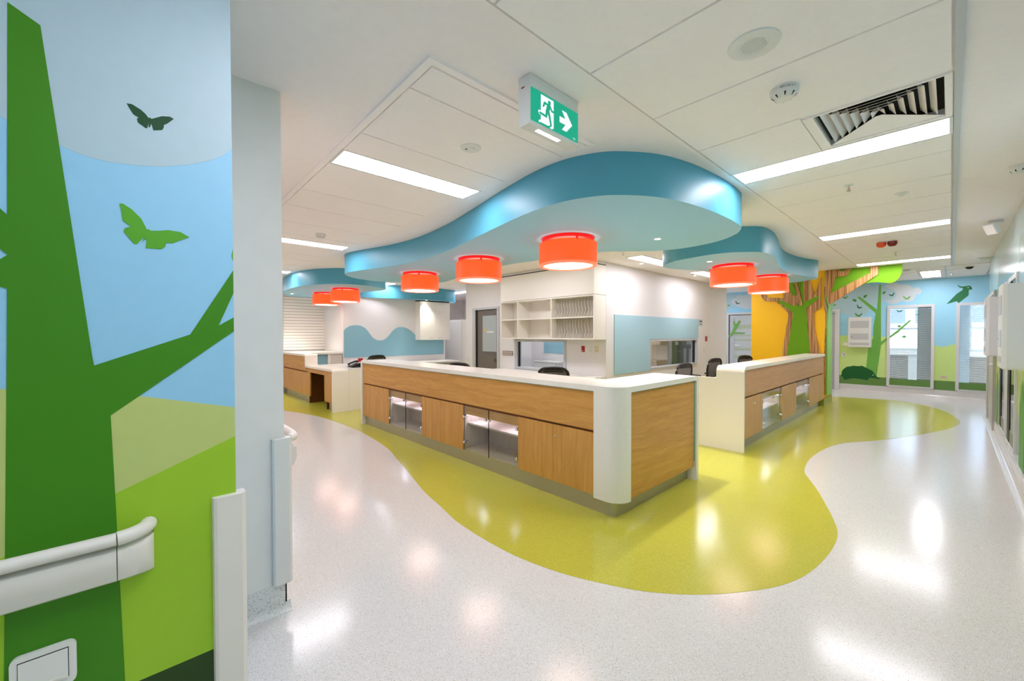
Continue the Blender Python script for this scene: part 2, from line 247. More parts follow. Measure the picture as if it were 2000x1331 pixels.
mat('facade_window', (90, 100, 140), 0.3)
mat('cupboard_beige', (196, 186, 164), 0.5)
mat('green_door', (92, 112, 62), 0.45)
mat('grey_cabinet', (98, 102, 106), 0.4)
mat('brown_chair', (88, 50, 10), 0.6)
mat('note_yellow', (200, 214, 40), 0.6)
mat('heart_yellow', (226, 178, 70), 0.5)
mat('text_white', (226, 228, 226), 0.5)
mat('text_dark', (50, 50, 48), 0.6)
mat('plate_bronze', (126, 112, 96), 0.4, metal=0.3)
mat('button_white', (236, 226, 214), 0.4)

# ------------------------------------------------------------------ mesh helpers
BASE = {}          # absolute position of every thing's origin
class MB:
    def __init__(s): s.v = []; s.f = []; s.sm = []
    def add(s, vs, fs, smooth=False):
        n = len(s.v); s.v += [tuple(map(float, p)) for p in vs]; s.f += [tuple(i+n for i in f) for f in fs]; s.sm += [smooth]*len(fs); return s
    def box(s, x0, x1, y0, y1, z0, z1, b=0.0):
        x0, x1 = min(x0,x1), max(x0,x1); y0, y1 = min(y0,y1), max(y0,y1); z0, z1 = min(z0,z1), max(z0,z1)
        if b <= 0:
            return s.add([(x0,y0,z0),(x1,y0,z0),(x1,y1,z0),(x0,y1,z0),(x0,y0,z1),(x1,y0,z1),(x1,y1,z1),(x0,y1,z1)],
                  [(0,3,2,1),(4,5,6,7),(0,1,5,4),(1,2,6,5),(2,3,7,6),(3,0,4,7)])
        bm = bmesh.new(); bmesh.ops.create_cube(bm, size=1)
        for v in bm.verts: v.co = Vector(((x0+x1)/2+v.co.x*(x1-x0), (y0+y1)/2+v.co.y*(y1-y0), (z0+z1)/2+v.co.z*(z1-z0)))
        bmesh.ops.bevel(bm, geom=bm.edges[:], offset=b, segments=2, profile=0.5, affect='EDGES')
        bm.verts.index_update(); s.add([v.co for v in bm.verts], [[v.index for v in f.verts] for f in bm.faces]); bm.free(); return s
    def prism(s, poly, plane, a, b, smooth=False):
        # poly: 2D points; plane 'x' -> (y,z), 'y' -> (x,z), 'z' -> (x,y); extruded from a to b along the plane's normal
        P = {'x': lambda p, t: (t, p[0], p[1]), 'y': lambda p, t: (p[0], t, p[1]), 'z': lambda p, t: (p[0], p[1], t)}[plane]
        n = len(poly)
        s.add([P(p, a) for p in poly], [tuple(range(n))]); s.add([P(p, b) for p in poly], [tuple(range(n))[::-1]])
        s.add([P(p, a) for p in poly]+[P(p, b) for p in poly], [(i, (i+1)%n, n+(i+1)%n, n+i) for i in range(n)], smooth)
        return s
    def lathe(s, prof, c, axis='z', seg=32, smooth=True):
        n = len(prof); vs = []
        for k in range(seg):
            t = 2*math.pi*k/seg
            for r, h in prof:
                p = (r*math.cos(t), r*math.sin(t), h)
                if axis == 'x': p = (p[2], p[0], p[1])
                if axis == 'y': p = (p[0], p[2], p[1])
                vs.append((c[0]+p[0], c[1]+p[1], c[2]+p[2]))
        fs = [(k*n+i, ((k+1)%seg)*n+i, ((k+1)%seg)*n+i+1, k*n+i+1) for k in range(seg) for i in range(n-1)]
        return s.add(vs, fs, smooth)
    def cyl(s, c, r, h0, h1, axis='z', seg=24):
        return s.lathe([(0.0001,h0),(r,h0),(r,h0),(r,h1),(r,h1),(0.0001,h1)], c, axis, seg, False)
    def tube(s, path, r, seg=10, smooth=True, squash=1.0):
        path = [Vector(p) for p in path]; n = len(path); vs = []
        for i, p in enumerate(path):
            d = (path[min(i+1,n-1)]-path[max(i-1,0)]).normalized(); u = Vector((0,0,1)) if abs(d.z) < 0.9 else Vector((1,0,0))
            a = d.cross(u).normalized(); bb = a.cross(d).normalized(); rr = r[i] if isinstance(r, (list,tuple)) else r
            for k in range(seg):
                t = 2*math.pi*k/seg; vs.append(p + a*rr*math.cos(t) + bb*rr*squash*math.sin(t))
        fs = [(i*seg+k, i*seg+(k+1)%seg, (i+1)*seg+(k+1)%seg, (i+1)*seg+k) for i in range(n-1) for k in range(seg)]
        s.add(vs, fs, smooth); s.add(vs[:seg], [tuple(range(seg))[::-1]]); s.add(vs[-seg:], [tuple(range(seg))]); return s
    def sweep(s, prof, path, frame, smooth=True):
        # prof: closed 2D profile (a,b); path: list of points; frame(i) -> (A,B) vectors
        n = len(prof); vs = []
        for i, p in enumerate(path):
            A, B = frame(i)
            for a, b in prof: vs.append(Vector(p)+A*a+B*b)
        fs = [(i*n+k, i*n+(k+1)%n, (i+1)*n+(k+1)%n, (i+1)*n+k) for i in range(len(path)-1) for k in range(n)]
        s.add(vs, fs, smooth); s.add(vs[:n], [tuple(range(n))[::-1]]); s.add(vs[-n:], [tuple(range(n))]); return s
    def build(s, name, m, parent=None, origin=None, local=False):
        me = bpy.data.meshes.new(name)
        if parent is not None: off = Vector((0,0,0)) if local else BASE[parent.name]
        elif origin is not None: off = Vector(origin)
        else:
            xs, ys, zs = zip(*s.v); off = Vector(((min(xs)+max(xs))/2, (min(ys)+max(ys))/2, min(zs)))
        me.from_pydata([Vector(p)-off for p in s.v], [], s.f); me.update()
        for p, q in zip(me.polygons, s.sm): p.use_smooth = q
        bm = bmesh.new(); bm.from_mesh(me); bmesh.ops.remove_doubles(bm, verts=bm.verts, dist=1e-5) if any(s.sm) else None
        bmesh.ops.recalc_face_normals(bm, faces=bm.faces); bm.to_mesh(me); bm.free()
        if any(s.sm): me.set_sharp_from_angle(angle=math.radians(40))
        me.materials.append(M[m]); o = bpy.data.objects.new(name, me); COL.objects.link(o)
        if parent is not None: o.parent = parent; BASE[o.name] = BASE[parent.name].copy() if not local else Vector((0,0,0))
        else: o.location = off; BASE[o.name] = off
        return o
def tag(o, label, cat, group=None, kind=None):
    o['label'] = label; o['category'] = cat
    if group: o['group'] = group
    if kind: o['kind'] = kind
    return o
def thing(name, label, cat, loc=(0,0,0), group=None, kind=None):
    o = bpy.data.objects.new(name, None); COL.objects.link(o); o.location = loc; o.empty_display_size = 0.1
    BASE[o.name] = Vector(loc); return tag(o, label, cat, group, kind)
def bx(name, m, parent, *a, b=0.0): return MB().box(*a, b=b).build(name, m, parent)
def copy_tree(o, loc, label=None, rotz=None):
    r = o.copy(); COL.objects.link(r); r.location = loc
    if label: r['label'] = label
    if rotz is not None: r.rotation_euler = (0,0,rotz)
    for ch in o.children:
        c = ch.copy(); COL.objects.link(c); c.parent = r
        for g in ch.children:
            d = g.copy(); COL.objects.link(d); d.parent = c
    return r
def smooth_loop(pts, n=8):
    out = []; N = len(pts)
    for i in range(N):
        p0, p1, p2, p3 = (Vector(pts[(i+k-1) % N]) for k in range(4))
        for j in range(n):
            t = j/n
            out.append(tuple(0.5*((2*p1)+(-p0+p2)*t+(2*p0-5*p1+4*p2-p3)*t*t+(-p0+3*p1-3*p2+p3)*t**3)))
    return out
def holed(mb, plane, a, b, u0, u1, z0, z1, holes):
    # wall slab between a..b along its normal, spanning u0..u1 and z0..z1, with rectangular holes (u0,u1,z0,z1)
    us = sorted({u0, u1, *[h[0] for h in holes], *[h[1] for h in holes]}); zs = sorted({z0, z1, *[h[2] for h in holes], *[h[3] for h in holes]})
    for i in range(len(us)-1):
        for j in range(len(zs)-1):
            cu, cz = (us[i]+us[i+1])/2, (zs[j]+zs[j+1])/2
            if any(h[0] < cu < h[1] and h[2] < cz < h[3] for h in holes): continue
            if plane == 'x': mb.box(a, b, us[i], us[i+1], zs[j], zs[j+1])
            elif plane == 'y': mb.box(us[i], us[i+1], a, b, zs[j], zs[j+1])
            else: mb.box(us[i], us[i+1], zs[j], zs[j+1], a, b)
    return mb
H = 2.80

# ------------------------------------------------------------------ setting: floor, ceiling, walls
FX0, FX1, FY0, FY1 = -15.0, 2.6, -4.0, 18.0
floor = tag(MB().box(FX0, FX1, FY0, FY1, -0.1, 0).build('floor', 'floor_vinyl'), 'glossy white speckled vinyl floor', 'floor', kind='structure')
inlay = [(-12.6,2.02),(-11,1.85),(-9.9,1.98),(-8.94,2.2),(-8.2,2.42),(-7.5,2.53),(-6.51,2.58),(-5.9,2.55),(-5.39,2.5),(-4.94,2.43),(-4.56,2.33),(-4.16,2.23),(-3.72,2.11),(-3.38,2.02),(-3.04,1.96),(-2.75,1.9),(-2.56,1.88),(-2.23,1.87),(-1.94,1.89),(-1.64,1.96),(-1.4,2.06),(-1.2,2.17),(-1.0,2.34),(-0.83,2.55),(-0.68,2.8),(-0.59,3.09),(-0.55,3.48),(-0.56,3.84),(-0.64,4.16),(-0.73,4.43),(-0.86,4.8),(-0.99,5.12),(-1.07,5.34),(-1.12,5.7),(-1.135,6.05),(-1.1,6.6),(-0.98,7.13),(-0.65,7.71),(-0.41,8.26),(-0.2,8.8),(0.01,9.46),(0.11,10.02),(0.1,10.53),(-0.09,11.51),(-0.49,12.25),(-0.92,12.49),(-1.37,12.39),(-1.89,12.23),(-2.6,12.1),(-3.4,11.9),(-4.2,11.7)]
sm = smooth_loop(inlay[:-1], 4)[:-8]
sm = [p for p in sm if p[1] > 1.5] + [(-4.2,11.9),(-4.2,6.25),(-10.3,6.25),(-10.3,3.8),(-12.6,3.8)]
MB().prism(sm, 'z', -0.02, 0.0015).build('vinyl_inlay', 'floor_green', floor)

ceiling = tag(holed(MB(), 'z', H, H+0.2, FX0, FX1, FY0, FY1, [(-0.575,-0.035,2.995,3.545)]).build('ceiling', 'ceiling_white'), 'flat white plasterboard ceiling with inset tile strips', 'ceiling', kind='structure')
TZ = H-0.013
def quad_tile(x0, x1, ya, yb, name='ceiling_tile', m='tile_white', z0=TZ, par=None, sh=None):
    sh = sh or (lambda x: 0.0)
    poly = [(x0, ya+sh(x0)), (x1, ya+sh(x1)), (x1, yb+sh(x1)), (x0, yb+sh(x0))]
    return MB().prism(poly, 'z', z0, H+0.001).build(name, m, par or ceiling)
G = 0.0065
def troffer(x0, x1, y0, y1, label, sh=None, group='linear ceiling lights'):
    sh = sh or (lambda x: 0.0)
    cx, cy = (x0+x1)/2, (y0+y1)/2+sh((x0+x1)/2)
    t = thing('ceiling_light', label, 'ceiling light', (cx, cy, H-0.012), group)
    quad_tile(x0+0.018, x1-0.018, y0+0.018, y1-0.018, 'diffuser', 'led_panel', H-0.010, t, sh)
    fr = MB()
    for (a, b_, c, d) in ((x0, x1, y0, y0+0.016), (x0, x1, y1-0.016, y1), (x0, x0+0.016, y0+0.016, y1-0.016), (x1-0.016, x1, y0+0.016, y1-0.016)):
        fr.prism([(a, c+sh(a)), (b_, c+sh(b_)), (b_, d+sh(b_)), (a, d+sh(a))], 'z', H-0.012, H+0.001)
    fr.build('frame', 'white_plastic', t); return t
# right corridor strip
RX0, RX1 = -1.232, -0.004
LS = 3.58
jl = [0.305, 0.64, 1.265, 1.895, 2.53, 3.17]
where = {-2: 'opposite the handrail', -1: 'beside the exit sign', 0: 'next to the square air vent', 1: 'before the amber beacon', 2: 'before the tree branch panel'}
for k in range(-2, 3):
    y0 = LS+3.17*k
    if y0 < -3.5: continue
    troffer(RX0, RX1, y0, y0+0.305, 'long white ceiling light over the right corridor, '+where[k])
    for a, b_ in zip(jl[:-1], jl[1:]):
        ya, yb = y0+a, y0+b_
        if yb > 11.4: yb = 11.4
        if ya >= 11.3: continue
        if k == -1 and b_ == 3.17:
            quad_tile(RX0+G, -0.632, ya+G, yb-G)
        else: quad_tile(RX0+G, RX1-G, ya+G, yb-G)
bx('ceiling_trim', 'trim_grey', ceiling, 0.0, 0.028, FY0, 11.4, TZ-0.004, H+0.001)
bx('ceiling_trim', 'ceiling_white', ceiling, -1.262, -1.235, FY0, 11.4, TZ, H+0.001)
# left corridor strip, very slightly skewed to the counter
SH = lambda x: (-x-1.7)*0.0165
LY0, LY1 = 1.075, 2.305
xs = [-1.71, -1.935, -2.575, -2.895]
quad_tile(xs[1]+G, xs[0]-G, LY0, LY1, sh=SH); quad_tile(xs[2]+G, xs[1]-G, LY0, LY1, sh=SH); quad_tile(xs[3]+G, xs[2]-G, LY0, LY1, sh=SH)
lw = ['in front of the wavy blue ceiling cloud', 'past the smoke detector', 'near the slatted wall', 'beyond the slatted wall']
for k in range(4):
    x1 = -2.895-3.175*k
    troffer(x1-0.29, x1, LY0, LY1, 'long white ceiling light over the left corridor, '+lw[k], SH)
    for a, b_ in ((0.29, 1.02), (1.02, 1.58), (1.58, 2.23), (2.23, 2.87), (2.87, 3.175)):
        if x1-b_ < FX0: continue
        quad_tile(x1-b_+G, x1-a-G, LY0, LY1, sh=SH)
MB().prism([(-1.66,1.025),(-1.70,1.065),(-12.5,1.065+SH(-12.5)),(-12.5,1.025+SH(-12.5))], 'z', TZ-0.002, H+0.001).build('ceiling_trim', 'tile_white', ceiling)
MB().prism([(-1.66,1.025),(-1.66,2.33),(-1.70,2.31),(-1.70,1.065)], 'z', TZ-0.002, H+0.001).build('ceiling_trim', 'tile_white', ceiling)
# far lobby ceiling: lay-in tiles
for i, x0 in enumerate((-3.9, -2.7, -1.5, -0.46+0.0, 0.16, 1.36)):
    pass
for (x0, x1) in ((-2.6,-1.4), (-1.36,-0.5), (-0.12,0.5), (0.56,1.7)):
    for (ya, yb) in ((11.5,12.05), (12.1,13.35)):
        quad_tile(x0, x1, ya, yb)
troffer(-0.47, -0.15, 12.1, 13.4, 'short square ceiling light over the far lobby by the bird mural', group='lobby ceiling lights')
bx('ceiling_trim', 'trim_grey', ceiling, -0.10, -0.07, 11.45, 13.85, H-0.014, H+0.001)
bx('ceiling_trim', 'trim_grey', ceiling, 0.51, 0.545, 11.45, 13.85, H-0.014, H+0.001)
troffer(-6.3, -5.1, 12.6, 12.9, 'added lobby fill light round the station corner', group='lobby ceiling lights')  # added lamp that lifts the dim lobby near the striped door
troffer(-3.3, -2.1, 12.3, 12.6, 'added lobby fill light hidden behind the yellow column', group='lobby ceiling lights')  # added behind the column to brighten the far mural
# nurse station ceiling lights
troffer(-3.76, -3.46, 6.15, 7.40, 'long white ceiling light inside the station, beside the shelf unit corner', group='station ceiling lights')
troffer(-3.77, -3.47, 8.62, 9.87, 'long white ceiling light inside the station, beside the blue pin board', group='station ceiling lights')
troffer(-8.05, -6.85, 4.75, 5.05, 'long white ceiling light inside the station, facing the grey door', group='station ceiling lights')
troffer(-10.25, -9.6, 4.65, 4.95, 'short ceiling light over the wave pin board desk', group='station ceiling lights')
troffer(-5.6, -4.4, 4.75, 5.05, 'added long fill light hidden behind the largest cloud, facing the shelf unit', group='station ceiling lights')  # added out of view to light the shelf compartments
troffer(-11.0, -9.7, 7.32, 7.6, 'long white ceiling light in the back corridor by the tall white cupboard', group='station ceiling lights')
# AC diffuser with nested blades
vent = thing('air_vent', 'square white air diffuser with nested angled blades and dark slots', 'air vent', (-0.305, 3.27, H-0.012))
bx('duct', 'dark_void', vent, -0.58, -0.03, 2.99, 3.55, H+0.14, H+0.15)
d = MB()
for (a, b_, c, e) in ((-0.628,-0.575,2.985,3.575), (-0.035,-0.006,2.985,3.575), (-0.575,-0.035,2.985,2.995), (-0.575,-0.035,3.545,3.575)): d.box(a, b_, c, e, H-0.011, H+0.001)
d.build('flange', 'tile_white', vent)
d = MB()
d.box(-0.577,-0.574,2.993,3.547,H,H+0.13); d.box(-0.036,-0.033,2.993,3.547,H,H+0.13); d.box(-0.577,-0.033,3.544,3.547,H,H+0.13)
d.build('throat', 'tile_white', vent)
for i in range(6):
    o_ = 0.03+0.042*i; xl, xr, yn, yf = -0.575+o_, -0.035-o_, 2.995+0.012+0.036*i, 3.545-0.045*i-0.045
    t = 0.002; lean = 0.030; zt = H+0.032; zb = H-0.006
    bl = MB()
    # left and right blades lean outwards at the bottom, near blade leans to the camera side
    bl.add([(xl,yn,zb),(xl,yf,zb),(xl+lean,yf,zt),(xl+lean,yn+0.03,zt)], [(0,1,2,3)])
    bl.add([(xr,yn,zb),(xr,yf,zb),(xr-lean,yf,zt),(xr-lean,yn+0.03,zt)], [(0,1,2,3)])
    bl.add([(xl,yn,zb),(xr,yn,zb),(xr-0.02,yn+0.06,zb+0.027),(xl+0.02,yn+0.06,zb+0.027)], [(0,1,2,3)])
    bl.add([(xl,yn,zb),(xr,yn,zb),(xr,yn+0.003,zb),(xl,yn+0.003,zb)], [(0,1,2,3)])
    bl.build('blade', 'tile_white', vent)
MB().add([(-0.572,2.996,H+0.034),(-0.038,2.996,H+0.034),(-0.038,3.54,H+0.034),(-0.572,3.54,H+0.034)], [(0,1,2,3)]).build('duct_shade', 'dark_void', vent)  # black sheet in place of the shade deep inside the duct
MB().add([(-0.575,3.545,H-0.004),(-0.035,3.545,H-0.004),(-0.29,3.265,H-0.004),(-0.32,3.265,H-0.004)], [(0,1,2,3)]).build('fixed_plate', 'tile_white', vent)

# ---- walls
def skirt(parent, *a, m='terrazzo'): return bx('skirting', m, parent, *a)
# left mural wall block
wl = tag(MB().box(-2.46, -1.72, FY0, 0.265, 0, H).build('wall_left', 'paint_sky'), 'mural wall with a green tree, hills, pale cloud and butterflies', 'wall', kind='structure')
def decal(par, name, key, m, plane, at, th=0.001, depth=None, clampu=None, pts=None):
    p = pts or SHAPES[key]
    if clampu is not None: p = [(min(q[0], clampu), q[1]) for q in p]
    return MB().prism(p, plane, at, at+th).build(name, m, par)
E0 = 0.2645
pale = [(-4,2.5),(-2.6,2.15),(-1.6,2.3),(-0.9,2.45),(-0.45,2.25)] + [(min(u,E0),v) for u,v in SHAPES['m_pale'][:-2]] + [(E0,2.79),(-4,2.79)]
decal(wl, 'mural_cloud', None, 'paint_pale', 'x', -1.7202, 0.0008, pts=pale)
h1 = [(-4,0.17),(-4,1.5),(-2.2,1.1),(-1.0,1.36)] + [(min(u,E0),v) for u,v in SHAPES['m_hill1'][:-2]] + [(E0,0.17)]
decal(wl, 'mural_hill', None, 'paint_hill_pale', 'x', -1.7202, 0.0012, pts=h1)
h2 = [(-4,0.17),(-4,0.8),(-1.4,0.55)] + [(min(u,E0),v) for u,v in SHAPES['m_hill2'][:-2]] + [(E0,0.17)]
decal(wl, 'mural_hill', None, 'paint_hill', 'x', -1.7202, 0.0016, pts=h2)
decal(wl, 'mural_grass', None, 'paint_dark', 'x', -1.7202, 0.0020, pts=[(-4,0.17),(-4,0.42),(E0,0.418),(E0,0.17)])
tr_ = [(min(u,E0),v) for u,v in SHAPES['m_trunk']]
tr_ = [(-0.70,1.80) if (u < -0.28 and v < 1.66) else (-0.72,1.88) if (u < -0.28 and v < 1.70) else (-0.66,2.12) if (u < -0.28 and v < 1.8) else (-0.62,2.25) if u < -0.28 else (u,v) for u,v in tr_]
tr_ = [(u, 0.17) if v < 0.4 else (u, v) for u, v in tr_]
decal(wl, 'mural_tree', None, 'paint_trunk', 'x', -1.7202, 0.0024, pts=tr_)
decal(wl, 'mural_butterfly', 'm_bfly_dark', 'paint_bfly_dark', 'x', -1.7202, 0.0020)
decal(wl, 'mural_butterfly', 'm_bfly_green', 'paint_bfly_green', 'x', -1.7202, 0.0020)
decal(wl, 'mural_bud', 'm_bud', 'paint_bfly_green', 'x', -1.7202, 0.0020, clampu=E0)
skirt(wl, -1.722, -1.716, FY0, 0.27, 0, 0.156)
# nib wall
wn = tag(MB().box(FX0, -2.46, FY0, 0.60, 0, H).build('wall_nib', 'vinyl_grey'), 'plain pale grey wall return behind the mural wall', 'wall', kind='structure')
skirt(wn, -2.465, -2.455, 0.26, 0.605, 0.02, 0.156)
MB().prism([(-2.456,0),(-2.425,0),(-2.427,0.004),(-2.438,0.008),(-2.447,0.02),(-2.453,0.03),(-2.456,0.05)], 'y', 0.26, 0.625, True).build('cove', 'terrazzo', wn)
skirt(wn, FX0, -2.455, 0.598, 0.605, 0.0, 0.156)
# corner guards
def guard(name_label, x, y0, y1, z0, z1, yend):
    g = MB().prism([(x-0.001,y0),(x+0.02,y0+0.003),(x+0.026,y0+0.012),(x+0.026,yend+0.012),(x+0.012,yend+0.026),(x-0.03,yend+0.026),(x-0.03,yend+0.001),(x-0.001,yend+0.001)], 'z', z0, z1)
    return tag(g.build('corner_guard', 'guard_white'), name_label, 'corner guard')
guard('white plastic corner guard on the edge of the mural wall', -1.718, 0.195, 0.265, 0.0, 0.943, 0.266)
guard('white plastic corner guard on the pale grey wall return', -2.455, 0.535, 0.60, 0.158, 0.943, 0.606)
# right wall
wr = tag(MB().box(0.47, 0.62, FY0, 11.40, 0, H).build('wall_right', 'right_mural'), 'glossy mural-printed wall along the right corridor', 'wall', kind='structure')
skirt(wr, 0.462, 0.472, FY0, 11.40, 0, 0.156)
MB().prism([(0.463,0),(0.40,0),(0.402,0.006),(0.43,0.009),(0.45,0.02),(0.46,0.04),(0.463,0.06)], 'y', FY0, 11.40, True).build('cove', 'floor_vinyl', wr)
for (y0, w_, hh) in ((5.2,0.35,1.2), (6.0,0.4,1.05), (7.5,0.12,0.9), (8.62,0.3,1.15), (9.0,0.35,0.95), (4.2,0.4,1.1), (3.0,0.5,1.3)):
    MB().prism([(y0,0.2),(y0+w_,0.2),(y0+w_,hh-0.25),(y0+w_/2,hh),(y0,hh-0.25)], 'x', 0.468, 0.4715).build('mural_shrub', 'paint_b_leaf', wr)
for y0 in (5.55, 6.62, 9.3, 3.9): MB().prism([(y0,0.9),(y0+0.05,0.9),(y0+0.03,2.5),(y0+0.02,2.5)], 'x', 0.4685, 0.4715).build('mural_branch', 'paint_b_hill', wr)
def glazed(n, y0, y1):
    w = thing('window_%d' % n, 'tall black-framed glazed panel low in the glossy right wall, '+('by the near dispenser' if n == 3 else 'by the far dispenser'), 'window', (0.46,(y0+y1)/2,0.25), kind='structure')
    f = MB(); x0, x1 = 0.45, 0.475
    f.box(x0, x1, y1-0.05, y1, 0.25, 2.13); f.box(x0, x1, y0, y0+0.04, 0.25, 2.13); f.box(x0, x1, y0+0.04, y1-0.05, 2.08, 2.13); f.box(x0, x1, y0+0.04, y1-0.05, 0.25, 0.28)
    f.build('window_frame', 'frame_white', w)
    f = MB(); f.box(0.452, 0.466, y1-0.30, y1-0.05, 0.28, 2.08); f.box(0.452, 0.466, y0+0.04, y0+0.06, 0.28, 2.08); f.build('gasket', 'black', w)  # gasket, plus a wide black strip standing in for the dark reveal
    MB().box(0.458, 0.461, y0+0.06, y1-0.30, 0.42, 2.08).build('pane', 'glass_dark', w)
    MB().box(0.456, 0.462, y0+0.06, y1-0.30, 0.28, 0.42).build('kick_panel', 'sill_green', w)
glazed(3, 6.62, 7.47); glazed(4, 7.74, 8.60)
d1 = thing('door_1', 'grey door in a white frame at the far end of the glossy wall', 'door', (0.46, 10.3, 0), kind='structure')
f = MB(); f.box(0.44,0.475,9.60,9.66,0,2.16); f.box(0.44,0.475,10.90,11.25,0,2.16); f.box(0.44,0.475,9.66,10.90,2.10,2.16); f.build('door_frame', 'door_light_grey', d1)
bx('door_leaf', 'door_light_grey', d1, 0.455, 0.472, 9.66, 10.90, 0.01, 2.10)
MB().tube([(0.45,9.78,1.02),(0.42,9.78,1.02),(0.42,9.92,1.02)], 0.01).build('door_handle', 'chrome', d1)
tag(bx('corner_guard', 'guard_white', None, 0.45, 0.475, 11.30, 11.41, 0.16, 0.94), 'white corner guard beyond the grey door', 'corner guard')
# far end wall with the bird mural and two windows
WB = 13.90
HOLES = [(-1.06,-0.30,0.20,2.17), (0.115,0.90,0.20,2.17)]
wb = tag(holed(MB(), 'y', WB, WB+0.12, -8.0, FX1, 0, H, HOLES+[(-4.84,-3.6,0,2.12),(-3.1,-2.13,0,2.12)]).build('wall_back', 'paint_b_sky'), 'far mural wall with tree, bird and hedgehog-like animal', 'wall', kind='structure')
for (a, b_) in ((-2.03,-1.06), (-0.30,0.115), (0.90,FX1)): skirt(wb, a, b_, WB-0.008, WB+0.01, 0, 0.17)
skirt(wb, -1.06, -0.30, WB-0.008, WB+0.01, 0, 0.185); skirt(wb, 0.115, 0.90, WB-0.008, WB+0.01, 0, 0.185)
MB().prism([(WB-0.006,0),(WB-0.09,0),(WB-0.088,0.006),(WB-0.04,0.009),(WB-0.02,0.02),(WB-0.008,0.05)], 'x', -2.03, FX1, True).build('cove', 'floor_vinyl', wb)
D = lambda n, k, m, t: decal(wb, n, k, m, 'y', WB+0.0002, -t)
D('mural_cloud', 'b_cloud1', 'paint_b_cloud', 0.0010); D('mural_cloud', 'b_cloud2', 'paint_b_cloud_w', 0.0015)
D('mural_hill', 'b_hill', 'paint_b_hill', 0.0012); D('mural_hill', 'b_hill_b', 'paint_b_hill', 0.0012)
D('mural_tree', 'b_tree', 'paint_b_trunk', 0.0022)
for (a, b_) in ((-2.03,-1.06), (-0.30,0.115), (0.90,FX1)):
    decal(wb, 'mural_grass', None, 'paint_b_grass', 'y', WB+0.0002, -0.0026, pts=[(a,0.165),(b_,0.165),(b_,0.39),(a,0.39)])
D('mural_animal', 'b_echidna', 'paint_b_dark', 0.0034); D('mural_eye', 'b_echidna_eye', 'text_white', 0.0042)
D('mural_bird', 'b_cockatoo', 'paint_b_bird', 0.0026); D('mural_eye', 'b_cockatoo_eye', 'text_white', 0.0034)
for k, m in (('b_bf1','paint_b_leaf'),('b_bf2','paint_b_dark'),('b_bf3','paint_b_leaf'),('b_bf4','paint_b_dark'),('b_bf5','paint_b_trunk'),('b_bf6','paint_b_leaf'),('b_bf7','paint_b_dark')): D('mural_butterfly', k, m, 0.0030)
for k in ('b_lf1','b_lf2','b_lf3','b_lf4'): D('mural_leaf', k, 'paint_b_leaf', 0.0030)
D('mural_cloud', 'b_cloud4', 'paint_b_cloud', 0.0010); D('mural_cloud', 'b_cloud3', 'paint_b_cloud_w', 0.0015)
D('mural_branch', 'b_strip_hill', 'paint_b_hill', 0.0012); D('mural_branch', 'b_strip_dark', 'paint_b_dark', 0.0016)
D('mural_branch', 'b_strip_tree', 'paint_b_trunk', 0.0022); D('mural_branch', 'b_strip_branch', 'paint_b_trunk', 0.0026)
def end_window(n, x0, x1, label):
    w = thing('window_%d' % n, label, 'window', ((x0+x1)/2, WB, 0.2), kind='structure')
    f = MB(); t = 0.055; y0, y1 = WB-0.03, WB+0.12
    f.box(x0-0.035, x0+t-0.035, y0, y1, 0.185, 2.20); f.box(x1-t+0.035, x1+0.035, y0, y1, 0.185, 2.20)
    f.box(x0+t-0.035, x1-t+0.035, y0, y1, 2.14, 2.20); f.box(x0+t-0.035, x1-t+0.035, y0, y1, 0.185, 0.215); f.build('window_frame', 'frame_white', w)
    MB().box(x0+0.02, x1-0.02, WB-0.004, WB+0.002, 0.215, 2.14).build('pane', 'glass', w)
    MB().box(x0+0.02, x1-0.02, WB-0.008, WB-0.005, 0.215, 0.375).build('film_band', 'paint_b_grass', w)
    s = MB(); z = 0.40
    while z < 2.12:
        s.add([(x0+0.03,WB+0.045,z),(x1-0.03,WB+0.045,z),(x1-0.03,WB+0.065,z+0.007),(x0+0.03,WB+0.065,z+0.007)], [(0,1,2,3)]); z += 0.025
    b = s.build('blind_slats', 'frame_white', w); b['kind'] = 'stuff'
    return w
w1 = end_window(1, -1.06, -0.30, 'tall window with open blinds beside the painted tree')
w2 = end_window(2, 0.115, 0.90, 'tall window with open blinds below the painted bird')
MB().prism(SHAPES['b_win_branch'], 'y', WB-0.010, WB-0.007).build('film_branch', 'paint_b_trunk', w1)
for cx, cz, w_, m in ((-0.87,2.06,0.13,'paint_b_bird'), (-0.55,1.96,0.09,'paint_b_leaf')):
    MB().prism([(cx+w_*a, cz+w_*b_) for a, b_ in ((-0.5,0.25),(-0.15,0.05),(0,0.0),(0.15,0.05),(0.5,0.25),(0.3,-0.1),(0.15,-0.3),(0,-0.1),(-0.15,-0.3),(-0.3,-0.1))], 'y', WB-0.010, WB-0.007).build('film_butterfly', m, w1)
for cx, cz in ((-0.87,1.68), (-0.78,1.42)):
    MB().prism([(cx-0.05,cz),(cx,cz+0.035),(cx+0.05,cz),(cx,cz-0.035)], 'y', WB-0.010, WB-0.007).build('film_leaf', 'paint_b_trunk', w1)
